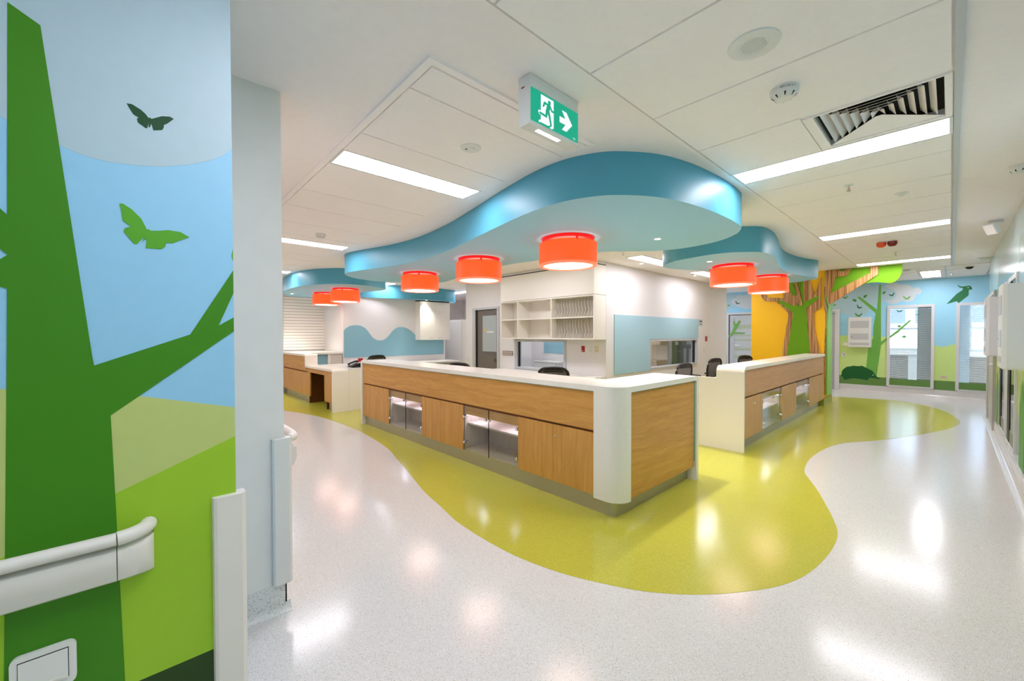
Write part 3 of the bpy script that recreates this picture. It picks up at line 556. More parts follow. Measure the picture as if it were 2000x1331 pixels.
# striped glass door left of the yellow column
d2 = thing('door_2', 'frosted glass door with pale green stripes and a leafy branch', 'door', (-4.2, WB, 0), kind='structure')
f = MB(); f.box(-4.87,-4.81,WB-0.03,WB+0.12,0,2.16); f.box(-3.60,-3.54,WB-0.03,WB+0.12,0,2.16); f.box(-4.81,-3.60,WB-0.03,WB+0.12,2.10,2.16); f.build('door_frame', 'frame_white', d2)
bx('gasket', 'black', d2, -4.81, -4.795, WB-0.01, WB+0.03, 0, 2.10); bx('gasket', 'black', d2, -4.795, -3.6, WB-0.01, WB+0.03, 2.085, 2.10)
bx('door_leaf', 'frosted_grey', d2, -4.795, -3.6, WB+0.01, WB+0.03, 0.0, 2.085)
bx('door_stile', 'trim_grey', d2, -4.70, -4.64, WB+0.0, WB+0.012, 0.0, 2.0)
for z0, z1 in ((1.66,1.78), (1.42,1.47), (1.28,1.335), (0.98,1.06), (0.72,0.84)): bx('stripe', 'frost_stripe', d2, -4.64, -3.6, WB+0.004, WB+0.011, z0, z1)
MB().tube([(-4.60,WB-0.04,1.14),(-4.44,WB-0.04,1.14)], 0.012).build('door_handle', 'chrome', d2)
MB().prism(SHAPES['b_door_branch'], 'y', WB-0.012, WB+0.0).build('film_branch', 'paint_b_trunk', d2)
d5 = thing('door_3', 'narrow white door standing ajar behind the green trunk', 'door', (-2.5, WB, 0), kind='structure')
f = MB(); f.box(-2.13,-2.03,WB-0.03,WB+0.12,0,2.16); f.box(-3.16,-3.10,WB-0.03,WB+0.12,0,2.16); f.box(-3.10,-2.13,WB-0.03,WB+0.12,2.10,2.16); f.build('door_frame', 'frame_white', d5)
bx('door_leaf', 'frosted_grey', d5, -3.10, -2.13, WB+0.08, WB+0.11, 0.0, 2.10)
# station core walls
XC, YD = -4.26, 6.30
wc = tag(holed(MB(), 'x', XC-0.12, XC, YD, 11.02, 0, H, [(7.88,10.16,0.79,1.36)]).build('wall_station', 'wall_white'), 'white station wall carrying the blue pin board', 'wall', kind='structure')
MB().prism([(XC-0.12,11.02),(XC,11.02),(XC+0.05,11.98),(XC-0.07,12.0)], 'z', 0, H).build('wall_return', 'wall_white', wc)
wd = tag(holed(MB(), 'y', YD, YD+0.12, -8.50, XC-0.12, 0, H, [(-8.12,-7.24,0,2.10), (-6.62,-5.22,0.75,1.345)]).build('wall_door', 'wall_white'), 'white station wall with the grey door', 'wall', kind='structure')
MB().box(-8.50, -8.38, YD+0.12, 11.0, 0, H).build('wall_return', 'wall_white', wd)
bx('corner_guard', 'guard_white', wd, -8.505, -8.42, YD-0.012, YD+0.02, 0.1, 0.92)
win5 = thing('window_5', 'low internal window with grey frame under the open shelf unit', 'window', (-5.92, YD, 0.75), kind='structure')
f = MB(); 
f.box(-6.66,-6.58,YD-0.02,YD+0.12,0.735,1.375); f.box(-5.24,-5.185,YD-0.02,YD+0.12,0.735,1.375); f.box(-6.58,-5.24,YD-0.02,YD+0.12,1.335,1.375); f.box(-6.58,-5.24,YD-0.02,YD+0.12,0.735,0.78); f.build('window_frame', 'trim_grey', win5)
bx('gasket', 'black', win5, -6.58, -6.565, YD+0.02, YD+0.07, 0.78, 1.335)
bx('pane', 'glass', win5, -6.565, -5.24, YD+0.04, YD+0.046, 0.78, 1.335)
win6 = thing('window_6', 'low internal window set into the corner of the blue pin board', 'window', (XC, 9.0, 0.78), kind='structure')
f = MB(); f.box(XC-0.12,XC+0.02,7.86,7.895,0.765,1.385); f.box(XC-0.12,XC+0.02,10.14,10.19,0.765,1.385); f.box(XC-0.12,XC+0.02,7.895,10.14,1.345,1.385); f.box(XC-0.12,XC+0.02,7.895,10.14,0.765,0.80); f.build('window_frame', 'trim_grey', win6)
bx('gasket', 'black', win6, XC-0.08, XC-0.03, 10.115, 10.14, 0.80, 1.345)
bx('pane', 'glass', win6, XC-0.05, XC-0.044, 7.895, 10.115, 0.80, 1.345)
d4 = thing('door_4', 'dark grey door with a frosted vision panel and a small heart sign', 'door', (-7.68, YD, 0), kind='structure')
f = MB(); f.box(-8.20,-8.09,YD-0.025,YD+0.12,0,2.15); f.box(-7.26,-7.19,YD-0.025,YD+0.12,0,2.15); f.box(-8.09,-7.26,YD-0.025,YD+0.12,2.10,2.15); f.build('door_frame', 'trim_grey', d4)
bx('gasket', 'black', d4, -8.09, -8.06, YD+0.0, YD+0.06, 0, 2.10)
bx('door_leaf', 'door_grey', d4, -8.06, -7.26, YD+0.03, YD+0.07, 0.005, 2.095)
f = MB(); f.box(-7.90,-7.85,YD+0.018,YD+0.04,1.06,1.98); f.box(-7.325,-7.295,YD+0.018,YD+0.04,1.06,1.98); f.box(-7.85,-7.325,YD+0.018,YD+0.04,1.95,1.98); f.box(-7.85,-7.325,YD+0.018,YD+0.04,1.06,1.085); f.build('vision_frame', 'door_grey', d4)
vp = bx('vision_panel', 'frosted', d4, -7.85, -7.325, YD+0.024, YD+0.035, 1.085, 1.95)
hx, hz = -7.75, 1.585
MB().prism([(hx+0.055*a, hz+0.055*b_) for a, b_ in ((0,-1),(-0.6,-0.3),(-0.75,0.3),(-0.5,0.75),(-0.15,0.7),(0,0.4),(0.2,0.85),(0.55,0.9),(0.75,0.45),(0.55,-0.3))], 'y', YD+0.019, YD+0.024).build('heart_mark', 'heart_yellow', vp)
arc = [(-7.85,1.59)]+[(-7.59+0.27*math.cos(t), 1.50+0.17*math.sin(t)) for t in [math.pi*(0.9-0.08*i) for i in range(11)]]+[(-7.325,1.59),(-7.325,1.085),(-7.85,1.085)]
MB().prism(arc, 'y', YD+0.0215, YD+0.024).build('film_hill', 'frosted', vp).data.materials[0] = M['frosted']
f = MB()
for i in range(8): f.box(-7.69+0.033*i, -7.69+0.033*i+0.027, YD+0.018, YD+0.0215, 1.535, 1.575)
f.build('name_strip', 'text_white', vp)
bx('door_handle', 'brass', d4, -7.36, -7.27, YD-0.03, YD+0.03, 0.87, 0.93, b=0.005)
# left end walls: slatted wall, return and wave wall
XS, YA, XW = -11.70, 3.87, -10.33
ws = tag(MB().box(XS-0.1, XS, 2.80, YA+0.1, 0, H).build('wall_slat', 'wall_white'), 'wall clad with white horizontal slat boards behind the far counter', 'wall', kind='structure')
nz = 18; zz = 1.10; pitch = (2.49-1.10)/nz
for i in range(nz): bx('slat', 'shelf_white', ws, XS, XS+0.018, 2.86, YA, zz+pitch*i, zz+pitch*(i+1)-0.008)
bx('slat_backing', 'taupe', ws, XS, XS+0.004, 2.86, YA, 1.09, 2.49)
skirt(ws, XS-0.11, XS+0.008, 2.79, 2.86, 0, 0.16, m='cove_green')
wv = tag(MB().box(XS, XW, YA, 6.87, 0, H).build('wall_wave', 'wall_white'), 'white wall with the wave-topped blue pin board', 'wall', kind='structure')
tag(MB().box(-13.0, -10.6, 9.4, 9.5, 0, H).build('wall_recess', 'vinyl_grey'), 'plain grey wall at the end of the back corridor', 'wall', kind='structure')
tag(MB().box(-13.0, -12.9, 6.87, 9.5, 0, H).build('wall_recess', 'vinyl_grey'), 'plain grey side wall of the back corridor behind the wave wall', 'wall', kind='structure')
tag(MB().box(-10.6, -8.5, 11.0, 11.1, 0, H).build('wall_recess', 'vinyl_grey'), 'plain grey wall far behind the grey door', 'wall', kind='structure')
# closing walls away from the view
tag(MB().box(FX0-0.1, FX0, FY0, FY1, 0, H).build('wall_west', 'wall_white'), 'white wall closing the left corridor far beyond the slatted wall', 'wall', kind='structure')
tag(holed(MB(), 'x', FX1, FX1+0.1, 11.4, FY1, 0, H, [(14.6,17.0,0.9,2.4)]).build('wall_east', 'wall_white'), 'white wall closing the far lobby beyond the bird mural', 'wall', kind='structure')
tag(MB().box(0.62, FX1+0.1, 11.30, 11.40, 0, H).build('wall_lobby', 'wall_white'), 'white lobby wall round the corner from the grey door', 'wall', kind='structure')
tag(MB().box(FX0, FX1, FY0-0.1, FY0, 0, H).build('wall_south', 'wall_white'), 'white wall closing the corridor before the mural', 'wall', kind='structure')

# wave pin board
wpts = [(3.885,0.917),(3.885,1.60),(3.93,1.655),(4.03,1.715),(4.13,1.737),(4.22,1.738),(4.32,1.722),(4.42,1.672),(4.50,1.59),(4.57,1.49),(4.64,1.41),(4.73,1.356),(4.82,1.34),(4.92,1.352),(5.01,1.40),(5.09,1.48),(5.17,1.57),(5.26,1.65),(5.35,1.695),(5.44,1.706),(5.54,1.697),(5.65,1.655),(5.76,1.59),(5.84,1.52),(5.90,1.45),(5.96,1.40),(6.82,1.40),(6.82,0.914)]
tag(MB().prism(wpts, 'x', XW+0.001, XW+0.014).build('pin_board', 'pinboard', origin=(XW, 5.3, 0.915)), 'blue pin board with a wavy double-hump top edge', 'pin board')
# L-shaped pin board
tag(MB().prism([(6.55,0.742),(6.55,1.862),(10.24,1.862),(10.24,1.392),(7.855,1.392),(7.855,0.742)], 'x', XC+0.001, XC+0.016).build('pin_board', 'pinboard_pale', origin=(XC, 8.3, 0.742)), 'L-shaped pale blue pin board around the low window', 'pin board')

# yellow column block and tree relief
wy = tag(MB().box(-3.14, -1.785, 10.47, 11.28, 0, H).build('wall_column', 'yellow_paint'), 'bright yellow column wall at the end of the long counter', 'wall', kind='structure')
skirt(wy, -3.15, -1.772, 10.455, 11.29, 0, 0.16, m='cove_green')
tree = thing('relief_tree', 'wall relief of a tree in striped plywood and green felt on the yellow column', 'wall art', (-2.4, 10.45, 0.9))
def relief(name, key, m, plane, a, b_): return MB().prism(SHAPES[key], plane, a, b_).build(name, m, tree)
relief('plywood_trunk', 't_ply', 'ply_stripes', 'y', 10.468, 10.445); relief('plywood_branch', 't_branch', 'ply_stripes', 'y', 10.468, 10.447)
relief('felt_trunk', 't_green', 'felt_green', 'y', 10.444, 10.43); relief('felt_leaf', 't_g2', 'felt_green', 'y', 10.444, 10.43)
relief('felt_leaf', 't_g3', 'felt_green', 'y', 10.444, 10.432); relief('felt_leaf', 't_g4', 'felt_green', 'y', 10.444, 10.434)
relief('plywood_twig', 't_stick', 'ply_stripes', 'y', 10.43, 10.41)
relief('leaf_panel', 't_panel', 'felt_green', 'y', 10.475, 10.45); relief('plywood_bough', 't_bough', 'ply_stripes', 'y', 10.449, 10.425)
relief('side_plywood', 't_side_ply', 'ply_stripes', 'x', -1.784, -1.768); relief('side_trunk', 't_side_green', 'side_green', 'x', -1.767, -1.745)

# ------------------------------------------------------------------ ceiling clouds
def cloud(label, outline, z0, n=8, smooth=True):
    cx = sum(p[0] for p in outline)/len(outline); cy = sum(p[1] for p in outline)/len(outline)
    t = thing('ceiling_cloud', label, 'ceiling feature', (cx, cy, z0), 'blue ceiling clouds')
    p = smooth_loop(outline, n) if smooth else outline
    N = len(p)
    MB().add([(q[0],q[1],z0) for q in p]+[(q[0],q[1],H-0.0005) for q in p], [(i,(i+1)%N,N+(i+1)%N,N+i) for i in range(N)], True).build('fascia', 'teal', t)
    MB().add([(q[0],q[1],z0) for q in p], [tuple(range(N))]).build('soffit', 'pale_blue', t)
    return t
CB = 2.49
cloud('largest wavy blue ceiling cloud, over the main counter', [(-6.72,2.55),(-6.28,2.585),(-5.5,2.77),(-4.84,2.82),(-4.1,2.75),(-3.33,2.59),(-2.76,2.46),(-2.30,2.375),(-2.0,2.37),(-1.79,2.43),(-1.63,2.54),(-1.465,2.775),(-1.375,3.055),(-1.33,3.37),(-1.31,3.72),(-1.32,4.04),(-1.35,4.20),(-1.48,4.42),(-1.73,4.61),(-2.10,4.68),(-2.41,4.58),(-2.69,4.32),(-2.94,4.14),(-3.8,4.0),(-4.48,3.95),(-5.88,4.21),(-6.6,4.33),(-7.05,4.05),(-7.27,3.52),(-7.27,3.19),(-7.08,2.80)], CB)
cloud('wavy blue ceiling cloud over the counter that ends at the yellow column', [(-2.85,5.66),(-2.59,5.43),(-2.3,5.34),(-2.05,5.30),(-1.85,5.345),(-1.68,5.465),(-1.58,5.59),(-1.55,5.78),(-1.565,6.09),(-1.63,6.51),(-1.73,7.02),(-1.79,7.48),(-1.792,7.95),(-1.74,8.43),(-1.63,8.88),(-1.655,9.04),(-1.85,9.245),(-2.08,9.36),(-2.35,9.25),(-2.5,8.6),(-2.42,7.6),(-2.56,6.8),(-2.765,6.36),(-2.885,6.06),(-2.91,5.81)], CB)
c3 = smooth_loop([(-11.68,3.05),(-11.1,2.75),(-10.40,2.555),(-9.69,2.515),(-9.1,2.53),(-8.63,2.657),(-8.30,2.86),(-8.12,3.05),(-8.057,3.345),(-8.13,3.665),(-8.29,3.94),(-8.42,4.08),(-8.69,4.13),(-9.05,4.08),(-9.5,3.95),(-10.0,3.84),(-10.6,3.80),(-11.2,3.8),(-11.68,3.8)], 8)
c3 = [(max(x,-11.69), min(y, 3.86) if x < -9.9 else y) for x, y in c3]
cl3 = cloud('blue ceiling cloud in front of the slatted wall', c3, CB, smooth=False)
bx('access_hatch', 'pale_blue', cl3, -11.3, -10.7, 3.05, 3.65, CB-0.006, CB)
cloud('narrow curved blue bulkhead above the wave pin board', [(-10.32,4.2),(-10.2,4.85),(-9.98,5.27),(-9.915,5.9),(-9.91,6.45),(-9.99,6.85),(-10.09,7.08),(-10.32,7.10),(-10.325,6.0),(-10.325,5.0)], 2.455)
# lamps
def lamp(x, y, label):
    t = thing('drum_lamp', label, 'lamp', (x, y, 2.195), 'orange drum lamps')
    c = (x, y, 0); S = 40
    MB().lathe([(0.001,2.455),(0.262,2.455),(0.268,2.46),(0.268,2.489),(0.001,2.489)], c, seg=S).build('base_plate', 'lamp_base', t)
    MB().lathe([(0.27,2.44),(0.30,2.43),(0.30,2.222)], c, seg=S).build('shade', 'lamp_shade', t)
    MB().lathe([(0.30,2.222),(0.296,2.205),(0.288,2.20),(0.258,2.20),(0.252,2.206),(0.250,2.222)], c, seg=S).build('rim', 'lamp_rim', t)
    MB().lathe([(0.001,2.210),(0.251,2.210)], c, seg=S).build('diffuser', 'lamp_diffuser', t)
    for a in (3.6, 5.7, 1.5):
        bx('clip', 'lamp_base', t, x+0.293*math.cos(a)-0.008, x+0.293*math.cos(a)+0.008, y+0.293*math.sin(a)-0.008, y+0.293*math.sin(a)+0.008, 2.418, 2.455)
lamp(-2.72, 3.33, 'orange drum lamp under the largest cloud, nearest its downlight'); lamp(-4.24, 3.36, 'middle of three orange drum lamps under the largest cloud'); lamp(-5.88, 3.44, 'orange drum lamp at the slim end of the largest cloud')
lamp(-8.93, 3.40, 'orange drum lamp near the free end of the cloud by the slatted wall'); lamp(-10.12, 3.40, 'orange drum lamp right in front of the slatted wall')
lamp(-2.17, 6.40, 'orange drum lamp beside the downlight of the cloud over the long counter'); lamp(-2.15, 8.02, 'orange drum lamp nearest the yellow column')
def downlight(x, y, z, label, watts=None, tilt=None):
    t = thing('downlight', label, 'downlight', (x, y, z-0.004), 'recessed downlights')
    MB().lathe([(0.028,z-0.001),(0.030,z-0.004),(0.042,z-0.004),(0.044,z-0.0005)], (x,y,0), seg=24).build('trim_ring', 'white_plastic', t)
    MB().lathe([(0.0005,z-0.0015),(0.028,z-0.0015)], (x,y,0), seg=24).build('lens', 'downlight', t)
    li = bpy.data.lights.new('spot', 'SPOT'); li.energy = watts or SPOT; li.spot_size = 1.7; li.spot_blend = 1.0; li.shadow_soft_size = 0.03; li.color = (1, 0.95, 0.86)
    lo = bpy.data.objects.new('downlight_beam', li); COL.objects.link(lo); lo.parent = t; lo.location = (0, 0, -0.01)
downlight(-2.09, 4.02, CB, 'small recessed downlight in the largest cloud'); downlight(-2.26, 5.80, CB, 'small recessed downlight in the cloud over the long counter'); downlight(-10.87, 2.86, CB, 'small recessed downlight in the cloud by the slatted wall')
downlight(-9.95, 6.02, 2.455, 'small recessed downlight grazing the wall cupboard', 30)
downlight(-3.90, 6.9, H, 'small ceiling downlight washing the near end of the station wall', 1.7); downlight(-3.90, 9.2, H, 'small ceiling downlight washing the far end of the station wall', 1.7)

# ------------------------------------------------------------------ counters
def counter_modules(t, T, segs, zb, zt, depth, oakd, rail_z):
    """T(u0,u1,v0,v1,z0,z1) -> box args. segs: list of ('w'|'g', u0, u1)."""
    for kind, u0, u1 in segs:
        if kind == 'w':
            dr = bx('door', oakd, t, *T(u0+0.002, u1-0.002, 0.02, 0.038, zb, zt), b=0.0015)
    return
def knob(par, c, axis, r=0.009, dp=0.012, m='chrome'):
    return MB().lathe([(0.0005,-dp),(r*0.8,-dp),(r,-dp*0.6),(r,0)], c, axis, 12).build('lock', m, par)

# ---- main L counter (long front faces the left corridor)
YF, XF = 2.80, -1.757
ZT, ZL, ZG, ZB = 1.072, 1.027, 0.695, 0.150
XL0 = -6.72
mc = thing('reception_counter', 'long L-shaped counter with oak fronts, white top and rounded white corner', 'counter', (-4.2, 3.1, 0))
r_ = 0.055
arcp = lambda cx, cz, r, a0, a1, n=6: [(cx+r*math.cos(a0+(a1-a0)*i/n), cz+r*math.sin(a0+(a1-a0)*i/n)) for i in range(n+1)]
top = MB()
prof = [(XL0,0)] + arcp(XL0+r_, ZT-r_, r_, math.pi, math.pi/2) + [(-2.03,ZT),(-2.03,ZL)] + arcp(XL0+0.045+0.02, ZL-0.02, 0.02, math.pi/2, math.pi, 4) + [(XL0+0.045,0)]
top.prism(prof, 'y', YF, 3.27)
ca = arcp(XF-0.15, YF+0.15, 0.15, -math.pi/2, 0, 10)
top.prism([(-2.03,YF)] + ca + [(XF,3.3),(-2.22,3.3),(-2.22,3.27),(-2.03,3.27)], 'z', ZL, ZT)
YE = 4.256
prof = [(3.3,ZT)] + arcp(YE-r_, ZT-r_, r_, math.pi/2, 0) + [(YE,0),(YE-0.05,0)] + arcp(YE-0.05-0.02, ZL-0.02, 0.02, 0, math.pi/2, 4) + [(3.3,ZL)]
top.prism(prof, 'x', -2.22, XF)
top.build('countertop', 'solid_surface', mc)
ci = arcp(XF-0.15, YF+0.15, 0.11, 0, -math.pi/2, 10)
MB().prism([(-2.015,YF)] + ca + [(XF,2.955),(XF-0.04,2.955)] + ci + [(-2.015,YF+0.04)], 'z', ZB-0.012, ZL).build('corner_post', 'solid_surface', mc)
# under-lip glass edge strips
bx('glass_edge', 'glass_edge', mc, XL0+0.06, -2.015, YF+0.012, YF+0.02, ZL-0.006, ZL); bx('glass_edge', 'glass_edge', mc, XF-0.02, XF-0.012, 2.955, YE-0.06, ZL-0.006, ZL); bx('glass_edge', 'glass_edge', mc, XF-0.02, XF-0.012, YE-0.064, YE-0.058, 0.2, ZL-0.006)
bx('upper_panel', 'oak_x', mc, XL0+0.05, -2.015, YF+0.02, YF+0.05, ZG, ZL)
bx('end_stile', 'oak_z', mc, XL0+0.05, -6.635, YF+0.02, YF+0.05, ZB, ZG)
bx('shadow_gap', 'shadow_gap', mc, -6.635, -2.015, YF+0.045, YF+0.05, ZG-0.03, ZG)
bx('side_panel', 'oak_y', mc, XF-0.05, XF-0.02, 2.955, YE-0.06, ZB-0.005, ZL)
plx = -1.85; ply = 2.865
k1 = arcp(plx-0.06, ply+0.06, 0.06, -math.pi/2, 0, 6)
MB().prism([(XL0+0.045,ply)] + [(plx-0.06-0.0,ply)] + k1[1:] + [(plx,YE-0.05),(plx-0.03,YE-0.05),(plx-0.03,ply+0.06),(plx-0.06,ply+0.03),(XL0+0.045,ply+0.03)], 'z', 0, ZB-0.001).build('kickboard', 'steel', mc)
bx('carcass_base', 'oak_pale', mc, XL0+0.05, -1.95, YF+0.05, 3.25, ZB, ZB+0.018)
bx('carcass_back', 'oak_pale', mc, XL0+0.05, -1.95, 3.20, 3.22, ZB, ZL)
bx('carcass_top', 'oak_z', mc, XL0+0.05, -2.015, YF+0.06, 3.20, ZG-0.03, ZG-0.012)
bx('worktop', 'solid_surface', mc, XL0+0.05, -2.3, 3.27, 3.85, 0.70, 0.73)
U = [-6.635, -6.21, -5.75, -5.245, -4.795, -4.33, -3.872, -3.41, -2.943, -2.479, -2.016]
DZ = ZG-0.022
def wdoor(t, u0, u1, axis, lock=None, m='oak_z'):
    if axis == 'x': d_ = bx('door', m, t, u0+0.0015, u1-0.0015, YF+0.02, YF+0.039, ZB+0.002, DZ, b=0.0012)
    else: d_ = bx('door', m, t, XF-0.039, XF-0.02, u0+0.0015, u1-0.0015, ZB+0.002, DZ, b=0.0012)
    if lock is not None:
        c = (lock, YF+0.02, 0.575) if axis == 'x' else (XF-0.02, lock, 0.575)
        o = MB().lathe([(0.0005,-0.004),(0.009,-0.004),(0.011,0.001)], c, 'y' if axis == 'x' else 'x', 12)
        if axis != 'x': o = MB().lathe([(0.0005,0.004),(0.009,0.004),(0.011,-0.001)], c, 'x', 12)
        o.build('lock', 'chrome', d_)
    return d_
def gdoor(t, u0, u1, axis, hinge, ztop=DZ):
    if axis == 'x': d_ = bx('glass_door', 'glass', t, u0+0.003, u1-0.003, YF+0.024, YF+0.030, ZB+0.006, ztop)
    else: d_ = bx('glass_door', 'glass', t, XF-0.030, XF-0.024, u0+0.003, u1-0.003, ZB+0.006, ztop)
    hu = u0+0.022 if hinge < 0 else u1-0.022; ku = u1-0.03 if hinge < 0 else u0+0.03
    for z in (0.245, 0.545):
        for sgn, dp in ((-1, 0.012), (1, 0.05)):
            if axis == 'x': MB().lathe([(0.0005,sgn*dp),(0.017,sgn*dp),(0.019,sgn*dp*0.4),(0.019,0)], (hu, YF+0.027, z), 'y', 14).build('hinge', 'chrome', d_)
            else: MB().lathe([(0.0005,-sgn*dp),(0.017,-sgn*dp),(0.019,-sgn*dp*0.4),(0.019,0)], (XF-0.027, hu, z), 'x', 14).build('hinge', 'chrome', d_)
    s = 1 if axis == 'x' else -1
    MB().lathe([(0.0005,-0.022*s),(0.014,-0.022*s),(0.016,-0.008*s),(0.009,0)], (ku, YF+0.027, 0.565) if axis == 'x' else (XF-0.027, ku, 0.565), 'y' if axis == 'x' else 'x', 14).build('knob', 'chrome', d_)
    # polished glass edges
    if axis == 'x': bx('pane_edge', 'black_gloss', d_, (u1 if hinge < 0 else u0)-0.002, (u1 if hinge < 0 else u0)+0.002, YF+0.024, YF+0.032, ZB+0.006, ztop)
    return d_
def niche(t, u0, u1, axis):
    mid = 0.46
    if axis == 'x':
        y0, y1 = YF+0.05, 3.20
        for u in (u0, u1): bx('partition', 'oak_pale', t, u-0.009, u+0.009, y0, y1, ZB, ZG)
        bx('shelf', 'oak_pale', t, u0+0.009, u1-0.009, y0+0.03, y1, mid-0.012, mid+0.006)
        bx('valance', 'oak_x', t, u0+0.009, u1-0.009, y0, y0+0.018, ZG-0.125, ZG-0.03)
        q = ((u0+0.15), (y0+0.12)); bx('cabinet_led', 'led_cabinet', t, q[0]-0.05, q[0]+0.05, q[1]-0.05, q[1]+0.05, ZG-0.045, ZG-0.04)
        q = ((u1-0.2), (y0+0.12)); bx('cabinet_led', 'led_cabinet', t, q[0]-0.05, q[0]+0.05, q[1]-0.05, q[1]+0.05, ZG-0.045, ZG-0.04)
    else:
        x0, x1 = XF-0.05, XF-0.45
        for u in (u0, u1): bx('partition', 'oak_pale', t, x1, x0, u-0.009, u+0.009, ZB, ZG)
        bx('shelf', 'oak_pale', t, x1, x0-0.03, u0+0.009, u1-0.009, mid-0.062, mid-0.044)
        bx('valance', 'oak_y', t, x0-0.018, x0, u0+0.009, u1-0.009, ZG-0.125, ZG-0.03)
        for q in (u0+0.2, u1-0.2): bx('cabinet_led', 'led_cabinet', t, x0-0.17, x0-0.07, q-0.05, q+0.05, ZG-0.045, ZG-0.04)
wdoor(mc, U[0], U[1], 'x'); wdoor(mc, U[1], U[2], 'x', U[1]+0.03)
niche(mc, U[2], U[4], 'x'); gdoor(mc, U[2], U[3], 'x', -1); gdoor(mc, U[3], U[4], 'x', 1)
wdoor(mc, U[4], U[5], 'x'); wdoor(mc, U[5], U[6], 'x', U[5]+0.03)
niche(mc, U[6], U[8], 'x'); gdoor(mc, U[6], U[7], 'x', -1); gdoor(mc, U[7], U[8], 'x', 1)
wdoor(mc, U[8], U[9], 'x'); wdoor(mc, U[9], U[10], 'x', U[9]+0.03)

# ---- second counter running to the yellow column
Y0, Y1 = 5.605, 10.405
sc2 = thing('long_counter', 'straight oak-fronted counter with white end panel tinted with warm light running to the yellow column', 'counter', (-1.95, 8.0, 0))
ZT2 = 1.085
r2 = 0.085
prof = [(Y0,0)] + arcp(Y0+r2, ZT2-r2, r2, math.pi, math.pi/2, 10) + [(Y1,ZT2),(Y1,ZT2-0.045)] + arcp(Y0+0.03+0.045, ZT2-0.045-0.045, 0.045, math.pi/2, math.pi, 6) + [(Y0+0.03,0)]
MB().prism(prof, 'x', -2.09, XF, True).build('countertop', 'solid_warm_lit', sc2)
bx('low_end_panel', 'solid_warm_lit', sc2, -2.95, -2.09, Y0, Y0+0.04, 0, 0.925)
bx('low_worktop', 'solid_surface', sc2, -2.95, -2.09, Y0, Y1, 0.90, 0.93) if False else bx('low_worktop', 'solid_surface', sc2, -2.75, -2.09, Y0+0.04, Y1, 0.70, 0.73)
zl2 = ZT2-0.045
bx('upper_panel', 'oak_pink', sc2, XF-0.05, XF-0.02, Y0+0.03, Y1, ZG, zl2)
bx('shadow_gap', 'shadow_gap', sc2, XF-0.05, XF-0.045, Y0+0.03, Y1, ZG-0.03, ZG)
bx('kickboard', 'steel', sc2, XF-0.12, XF-0.09, Y0+0.03, Y1, 0, ZB)
bx('carcass_base', 'oak_pale', sc2, -2.21, XF-0.05, Y0+0.03, Y1, ZB, ZB+0.018); bx('carcass_back', 'oak_pale', sc2, -2.23, -2.21, Y0+0.03, Y1, ZB, 0.9); bx('carcass_top', 'oak_z', sc2, -2.21, XF-0.06, Y0+0.03, Y1, ZG-0.03, ZG-0.012)
V = [5.64, 6.045, 6.43, 6.91, 7.375, 7.81, 8.25, 8.72, 9.18, 9.64, 10.10, 10.405]
wdoor(sc2, V[0], V[1], 'y', V[1]+0.03, 'oak_pinkz'); wdoor(sc2, V[1], V[2], 'y', None, 'oak_pinkz')
niche(sc2, V[2], V[4], 'y'); gdoor(sc2, V[2], V[3], 'y', -1); gdoor(sc2, V[3], V[4], 'y', 1)
wdoor(sc2, V[4], V[5], 'y', V[5]-0.03, 'oak_pinkz'); wdoor(sc2, V[5], V[6], 'y', None, 'oak_pinkz')
niche(sc2, V[6], V[8], 'y'); gdoor(sc2, V[6], V[7], 'y', -1); gdoor(sc2, V[7], V[8], 'y', 1)
wdoor(sc2, V[8], V[9], 'y', V[9]-0.03, 'oak_pinkz'); wdoor(sc2, V[9], V[10], 'y', None, 'oak_pinkz'); bx('end_stile', 'oak_pinkz', sc2, XF-0.05, XF-0.02, V[10], V[11], ZB, ZG-0.03)

# ---- far stepped desk in front of the slatted wall
fd = thing('stepped_desk', 'stepped oak and white desk with a kneehole before the slatted wall', 'desk', (-9.8, 3.1, 0))
XH0, XH1, XD1 = -11.62, -9.70, -8.035
hp = MB()
prof = [(XH0,1.065)] + arcp(XH1-0.04, 1.065-0.04, 0.04, math.pi/2, 0, 5) + [(XH1,0.80),(XH1-0.04,0.80)] + [(XH1-0.04,1.02),(XH0,1.02)]
hp.prism(prof, 'y', YF, 3.06)
prof = [(XH1-0.04,0.82)] + arcp(XD1-0.05, 0.82-0.05, 0.05, math.pi/2, 0, 5) + [(XD1,0),(XD1-0.04,0)] + [(XD1-0.04,0.78),(XH1-0.04,0.78)]
hp.prism(prof, 'y', YF, 3.11)
hp.build('countertop', 'solid_warm_lit', fd)
bx('low_return', 'solid_warm_lit', fd, XD1-0.03, XD1, 3.112, 3.75, 0, 0.80); bx('low_worktop', 'solid_surface', fd, -9.70, XD1, 3.112, 3.75, 0.80, 0.82)
bx('upper_panel', 'oak_x', fd, XH0, XH1-0.005, YF+0.02, YF+0.05, ZG, 1.02)
bx('shadow_gap', 'shadow_gap', fd, XH0, -9.56, YF+0.045, YF+0.05, ZG-0.03, ZG)
for a, b_ in ((XH0,-10.66), (-10.66,-10.03), (-10.03,-9.565)):
    d_ = bx('door', 'oak_z', fd, a+0.002, b_-0.002, YF+0.02, YF+0.04, 0.165, ZG-0.03)
    if b_ != -9.565: knob(d_, (b_-0.22 if b_ < -10.5 else b_+0.02, YF+0.02, 0.565), 'y')
bx('desk_rail', 'oak_x', fd, -9.69, XD1-0.04, YF+0.02, YF+0.05, 0.685, 0.78); bx('leg_panel', 'oak_z', fd, -9.565, -9.45, YF+0.02, YF+0.045, 0.165, 0.685)
bx('leg_panel', 'oak_z', fd, -8.55, XD1-0.04, YF+0.02, YF+0.05, 0.165, 0.685)
